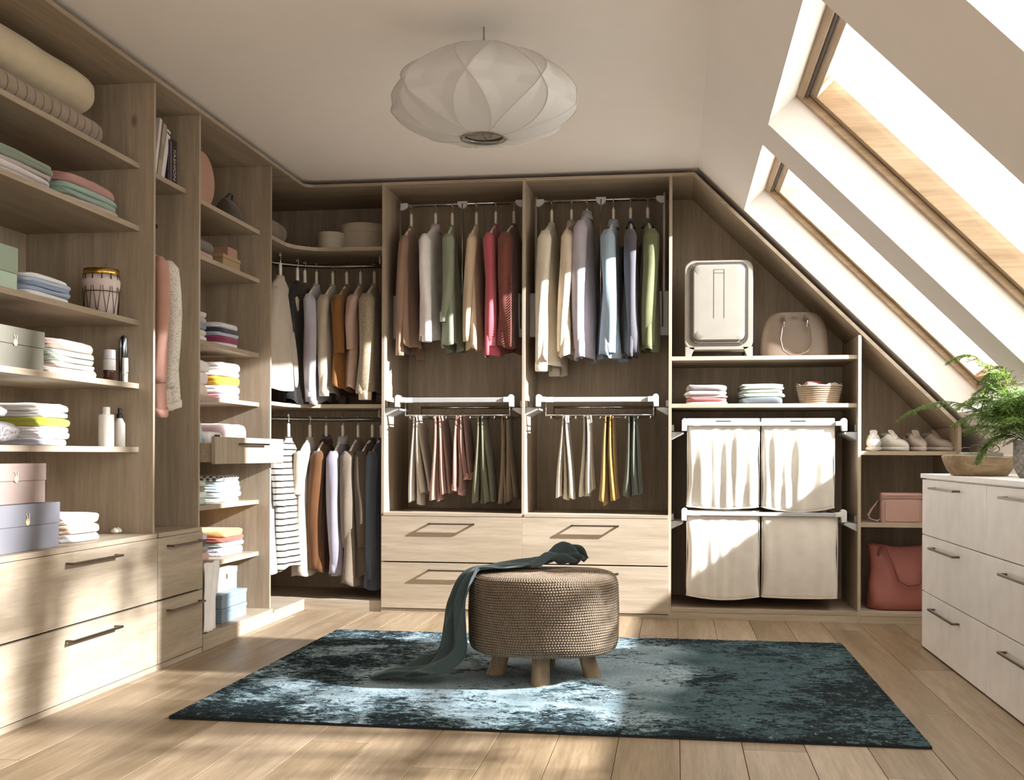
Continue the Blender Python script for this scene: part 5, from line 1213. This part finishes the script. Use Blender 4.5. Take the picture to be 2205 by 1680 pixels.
def scarf(u, v):
    x, y, z, w_, ax, ay, az, fh = catm(CP, v); t = (u - .5)*2
    A = Vector((ax, ay, az)).normalized(); p0 = Vector((x, y, z)); p1 = Vector(catm(CP, min(1, v + .01))[:3]); p_ = Vector(catm(CP, max(0, v - .01))[:3]); T = (p1 - p_).normalized(); Nn = A.cross(T).normalized()
    if Nn.z < 0 or (abs(Nn.z) < .5 and Nn.x > 0): Nn = -Nn
    k = fh*(math.sin(t*7.5 + v*9) + .55*math.sin(t*13 - v*14 + 1) + .4*math.sin(t*4 + v*21) + (.7*math.sin(t*17 + v*60) if v < .2 else 0))
    q = p0 + A*w_*t*(1 + .1*math.sin(v*25)) + Nn*(k*.62 + fh*.8)
    if v > .72: q.z = max(q.z, rh + .006 + .004*math.sin(t*9)**2)
    return q
o = obj('scarf', MB().grid(scarf, 46, 150), T_('#3d4a4b'), None, smooth=True, solid=.003, origin=(-.86, 4.4, .2)); tag(o, 'dark teal scarf draped over the jute stool down onto the rug', 'scarf')

# ---------------------------------------------------------------- on the white chest: bowl, book, glasses, vase and fern
bc = onZ(2108, 1027, CH); bc.x = max(bc.x, 1.30)
yb_ = 4.98; bxl = onY(2030, 985, yb_).x; bxr = onY(2190, 985, yb_).x; bcx = (bxl + bxr)/2; RB = (bxr - bxl)/2; HBW = onY(2100, 982, yb_ - .05).z - CH
BW = wood('x', '#cbb798', '#9c8263', 'bowl_wood', knots=False, var=1.8)
g = thing('wooden_bowl', 'carved rustic wooden bowl on the white chest', 'bowl', (bcx, yb_, CH + .0005))
pr = [(.62, 0), (.74, .02), (.86, .3), (.94, .62), (.99, .88), (1.0, .97), (.975, 1.0), (.94, .96), (.86, .7), (.72, .4), (.5, .2), (.2, .14), (.01, .13)]
obj('bowl_wall', MB().loft([[(RB*q*math.cos(a)*(1 + .02*math.sin(3*a)), RB*1.05*q*math.sin(a)*(1 + .03*math.sin(2*a + 1)), HBW*z*(1 + .05*math.sin(2*a + .5)*z)) for a in [2*PI*i/64 for i in range(64)]] for q, z in pr]), BW, g, smooth=True, world=False)
p = (bcx + .015, yb_ + .03)
g = thing('small_pouch', 'small grey-green case lying in the wooden bowl', 'case', (p[0], p[1], CH + HBW*.62), .1)
obj('pouch_body', MB().loft([[(.085*q*sup(2*PI*i/32, 4)[0], .05*q*sup(2*PI*i/32, 4)[1], z) for i in range(32)] for q, z in ((.9, 0), (1, .01), (1, HBW*.5), (.94, HBW*.56))]), plain('#9c9f92', .6), g, smooth=True, world=False)
obj('clasp', MB().box(.076, .088, -.01, .01, HBW*.2, HBW*.4), plain('#4a4640', .4, .8), g, world=False)
g = thing('eyeglasses', 'round tortoise eyeglasses resting on the case in the wooden bowl', 'glasses', (p[0] - .0, p[1] - .01, CH + HBW*1.24), .05)
for s in (-1, 1):
    P = [(s*.036 + .026*math.cos(a), -.03 + .004*math.sin(a), .010 + .016*math.sin(a)) for a in [2*PI*i/24 for i in range(25)]]
    obj('rim', MB().tube(P, .0018, 6, cap=False), plain('#4b3528', .3), g, smooth=True, world=False)
    obj('temple', MB().tube([(s*.062, -.03, .014), (s*.070, .02, .016), (s*.072, .075, .008), (s*.069, .09, -.004)], .0016, 6), plain('#8a6b4e', .3, .5), g, smooth=True, world=False)
obj('bridge', MB().tube([(-.011, -.03, .014), (0, -.031, .019), (.011, -.03, .014)], .0016, 6), plain('#4b3528', .3), g, smooth=True, world=False)
yv = 4.55; vx0 = onY(2186, 1000, yv - .02).x; RV_ = .062; vx = vx0 + RV_; zv = onY(2206, 948, yv).z - CH
g = thing('vase', 'grey stoneware vase holding the asparagus fern at the right edge', 'vase', (vx, yv, CH + .0005))
vm, vt, vb = nt('stoneware'); vb.inputs['Roughness'].default_value = .7
vn = N(vt, 'ShaderNodeTexNoise', Scale=90.0, Detail=5.0); vt.links.new(coords(vt), vn.inputs['Vector']); vt.links.new(ramp(vt, vn.outputs[0], [(.35, '#6f6b67'), (.65, '#a09b95')]), vb.inputs['Base Color']); bump(vt, vb, vn.outputs[0], .3, .002)
obj('vase_body', MB().lathe([(RV_*.62, 0), (RV_*.68, .004), (RV_*.95, .035), (RV_, .05), (RV_, zv - .004), (RV_*.96, zv), (RV_*.9, zv - .004), (RV_*.88, .06), (.001, .05)], (0,0,0), 40), vm, g, smooth=True, world=False, angle=40)
fg = thing('asparagus_fern', 'feathery green asparagus fern arching out of the grey vase', 'plant', (vx, yv, CH + zv - .02))
fm, ft, fb = nt('fern_green'); fb.inputs['Roughness'].default_value = .5
fi = N(ft, 'ShaderNodeTexNoise', Scale=14.0, Detail=3.0); ft.links.new(coords(ft), fi.inputs['Vector']); ft.links.new(ramp(ft, fi.outputs[0], [(.35, '#2b4219'), (.55, '#4a6a2b'), (.72, '#7f9c42')]), fb.inputs['Base Color'])
ftl_ = ft.nodes.new('ShaderNodeBsdfTranslucent'); ftl_.inputs[0].default_value = (*lin('#8fae4a'), 1); fmx = ft.nodes.new('ShaderNodeMixShader'); fmx.inputs[0].default_value = .3
ft.links.new(fb.outputs[0], fmx.inputs[1]); ft.links.new(ftl_.outputs[0], fmx.inputs[2]); ft.links.new(fmx.outputs[0], ft.nodes['Material Output'].inputs[0])
R = random.Random(12)
def frond(reach, rise, az, droop, n_side=26, sidelen=.075, needles=10, dens=1.0):
    """one arching frond: stem plus side twigs covered in needles"""
    st, nd = MB(), MB(); d = Vector((math.cos(az), math.sin(az), 0)); P = []
    for j in range(17):
        s = j/16; P.append(Vector((0, 0, 0)) + d*reach*s**1.1 + Vector((0, 0, rise*math.sin(s*PI*.62)*1.05 - droop*s**3)) + Vector((.01*math.sin(s*5 + az), .01*math.cos(s*4 + az), 0)))
    for q in P:
        X3, Y3, Z3_ = vx + q.x, yv + q.y, CH + zv - .02 + q.z
        q.x = min(q.x, XK - .04 - vx); lim = ZC - SL*(X3 - KX) - .05 + (.10 if 3.4 < Y3 < 4.5 else 0)
        if Z3_ > lim: q.z -= (Z3_ - lim)
    st.tube(P, lambda s: .0022*(1 - .7*s), 5)
    side = Vector((-d.y, d.x, 0))
    for k in range(n_side):
        s = .22 + .78*k/n_side; j = s*16; i0 = min(15, int(j)); p = P[i0].lerp(P[i0+1], j - i0); T = (P[i0+1] - P[i0]).normalized()
        for sg in (-1, 1):
            L = sidelen*math.sin(min(1, (1 - s)*1.6 + .12)*PI/2)*R.uniform(.75, 1.2); dd = (side*sg*R.uniform(.6, 1) + T*R.uniform(.5, .9) + Vector((0, 0, R.uniform(-.5, .15)))).normalized(); e = p + dd*L + Vector((0, 0, -L*.25))
            st.tube([p, p.lerp(e, .5) + Vector((0, 0, L*.06)), e], .0007, 3, cap=False)
            for q in range(needles):
                b = p.lerp(e, (q + .6)/needles); nl = .013*R.uniform(.7, 1.2)
                for s2 in (-1, 1):
                    v = (dd*.8 + dd.cross(Vector((0, 0, 1)))*s2*R.uniform(.5, 1.0) + Vector((0, 0, R.uniform(-.5, .5)))).normalized()*nl
                    w_ = v.cross(Vector((R.uniform(-1, 1), R.uniform(-1, 1), 1))).normalized()*.0016
                    nd.add([b - w_, b + w_, b + v], [(0, 1, 2)])
    s_ = obj('stem', st, plain('#5f7a3a', .6), fg, smooth=True, world=False)
    obj('needles', nd, fm, s_, world=False)['kind'] = 'stuff'
frond(.50, .20, PI - .15, .10, 34, .05)               # the long one reaching left
frond(.36, .34, PI + .3, .02, 26, .06)
for k in range(22):
    frond(R.uniform(.14, .31), R.uniform(.06, .27), PI + R.uniform(-1.3, 1.3), R.uniform(.0, .15), 20, R.uniform(.06, .09), 9)
for k in range(10):
    frond(R.uniform(.15, .35), R.uniform(.16, .34), R.uniform(-PI, PI), R.uniform(.0, .15), 20, .08, 9)

# ---------------------------------------------------------------- tree outside the roof windows
g = thing('tree', 'leafy tree outside the roof windows, its light green leaves showing through the glass', 'tree', (3.6, 7.4, -2.0))
BK = plain('#6b5a48', .9)
obj('trunk', MB().tube([(3.6, 7.4, -2), (3.55, 7.3, 0), (3.45, 7.0, 1.6), (3.3, 6.6, 2.6), (3.1, 6.2, 3.2)], lambda s: .11*(1 - .6*s), 10), BK, g, smooth=True)
lm, lt_, lb_ = nt('leaf'); lb_.inputs['Base Color'].default_value = (*lin('#9fb46a'), 1); lb_.inputs['Roughness'].default_value = .5
lt2 = lt_.nodes.new('ShaderNodeBsdfTranslucent'); lt2.inputs[0].default_value = (*lin('#c3d68a'), 1); lmx = lt_.nodes.new('ShaderNodeMixShader'); lmx.inputs[0].default_value = .5
lt_.links.new(lb_.outputs[0], lmx.inputs[1]); lt_.links.new(lt2.outputs[0], lmx.inputs[2]); lt_.links.new(lmx.outputs[0], lt_.nodes['Material Output'].inputs[0])
R = random.Random(5); lf = MB()
def branch(P, clusters, rad, nleaf, ls=.035):
    obj('branch', MB().tube(P, lambda s: .028*(1 - .75*s), 7), BK, g, smooth=True)
    for c in clusters:
        c = Vector(c)
        for k in range(nleaf):
            v = Vector((R.gauss(0, 1), R.gauss(0, 1), R.gauss(0, .8)))*rad*.6; p = c + v
            a = Vector((R.uniform(-1, 1), R.uniform(-1, 1), R.uniform(-1, .3))).normalized(); b = a.orthogonal().normalized(); L = ls*R.uniform(.6, 1.2)
            lf.add([p, p + a*L*.5 + b*L*.3, p + a*L, p + a*L*.5 - b*L*.3], [(0, 1, 2, 3)])
def rp(px, py, Y): q = onY(px, py, Y); return (q.x, q.y, q.z)
branch([(3.3, 6.6, 2.6), rp(2330, 330, 6.9), rp(2230, 340, 7.0), rp(2150, 350, 7.1)], [rp(2140, 345, 7.1), rp(2165, 352, 7.1), rp(2125, 300, 7.2), rp(2195, 400, 7.0)], .05, 34)
def twig(P, n, rad, spread, ls, nl):
    P = [Vector(p) for p in P]
    cl = []
    for k in range(n):
        q = (k + .5)/n*(len(P) - 1); i0 = int(q); cl.append(P[i0].lerp(P[i0 + 1], q - i0) + Vector((R.gauss(0, .5), R.gauss(0, 1), R.gauss(0, 1)))*spread)
    branch([(3.3, 6.6, 2.6), (3.5, 5.6, 3.9), (3.0, 4.5, 3.4)] + P, cl, rad, nl, ls)
twig([(2.45, 4.65, 2.65), (2.25, 4.42, 2.55), (2.2, 4.2, 2.48), (2.15, 3.98, 2.42)], 12, .04, .055, .045, 15)
twig([(2.5, 4.7, 2.4), (2.25, 4.42, 2.3), (2.2, 4.2, 2.24), (2.15, 3.98, 2.2)], 13, .04, .055, .045, 15)
twig([(2.6, 4.75, 2.25), (2.3, 4.5, 2.12), (2.2, 4.25, 2.03), (2.15, 4.0, 1.96)], 10, .04, .055, .045, 14)
twig([(2.5, 4.3, 2.2), (2.25, 3.95, 2.05), (2.2, 3.5, 1.98), (2.15, 3.1, 1.95)], 16, .05, .06, .05, 17)  # this twig and the next are unseen, added to dim the front floor
twig([(2.5, 4.2, 1.95), (2.25, 3.85, 1.88), (2.2, 3.45, 1.82), (2.15, 3.05, 1.8)], 14, .05, .06, .05, 17)
obj('foliage', lf, lm, g)['kind'] = 'stuff'
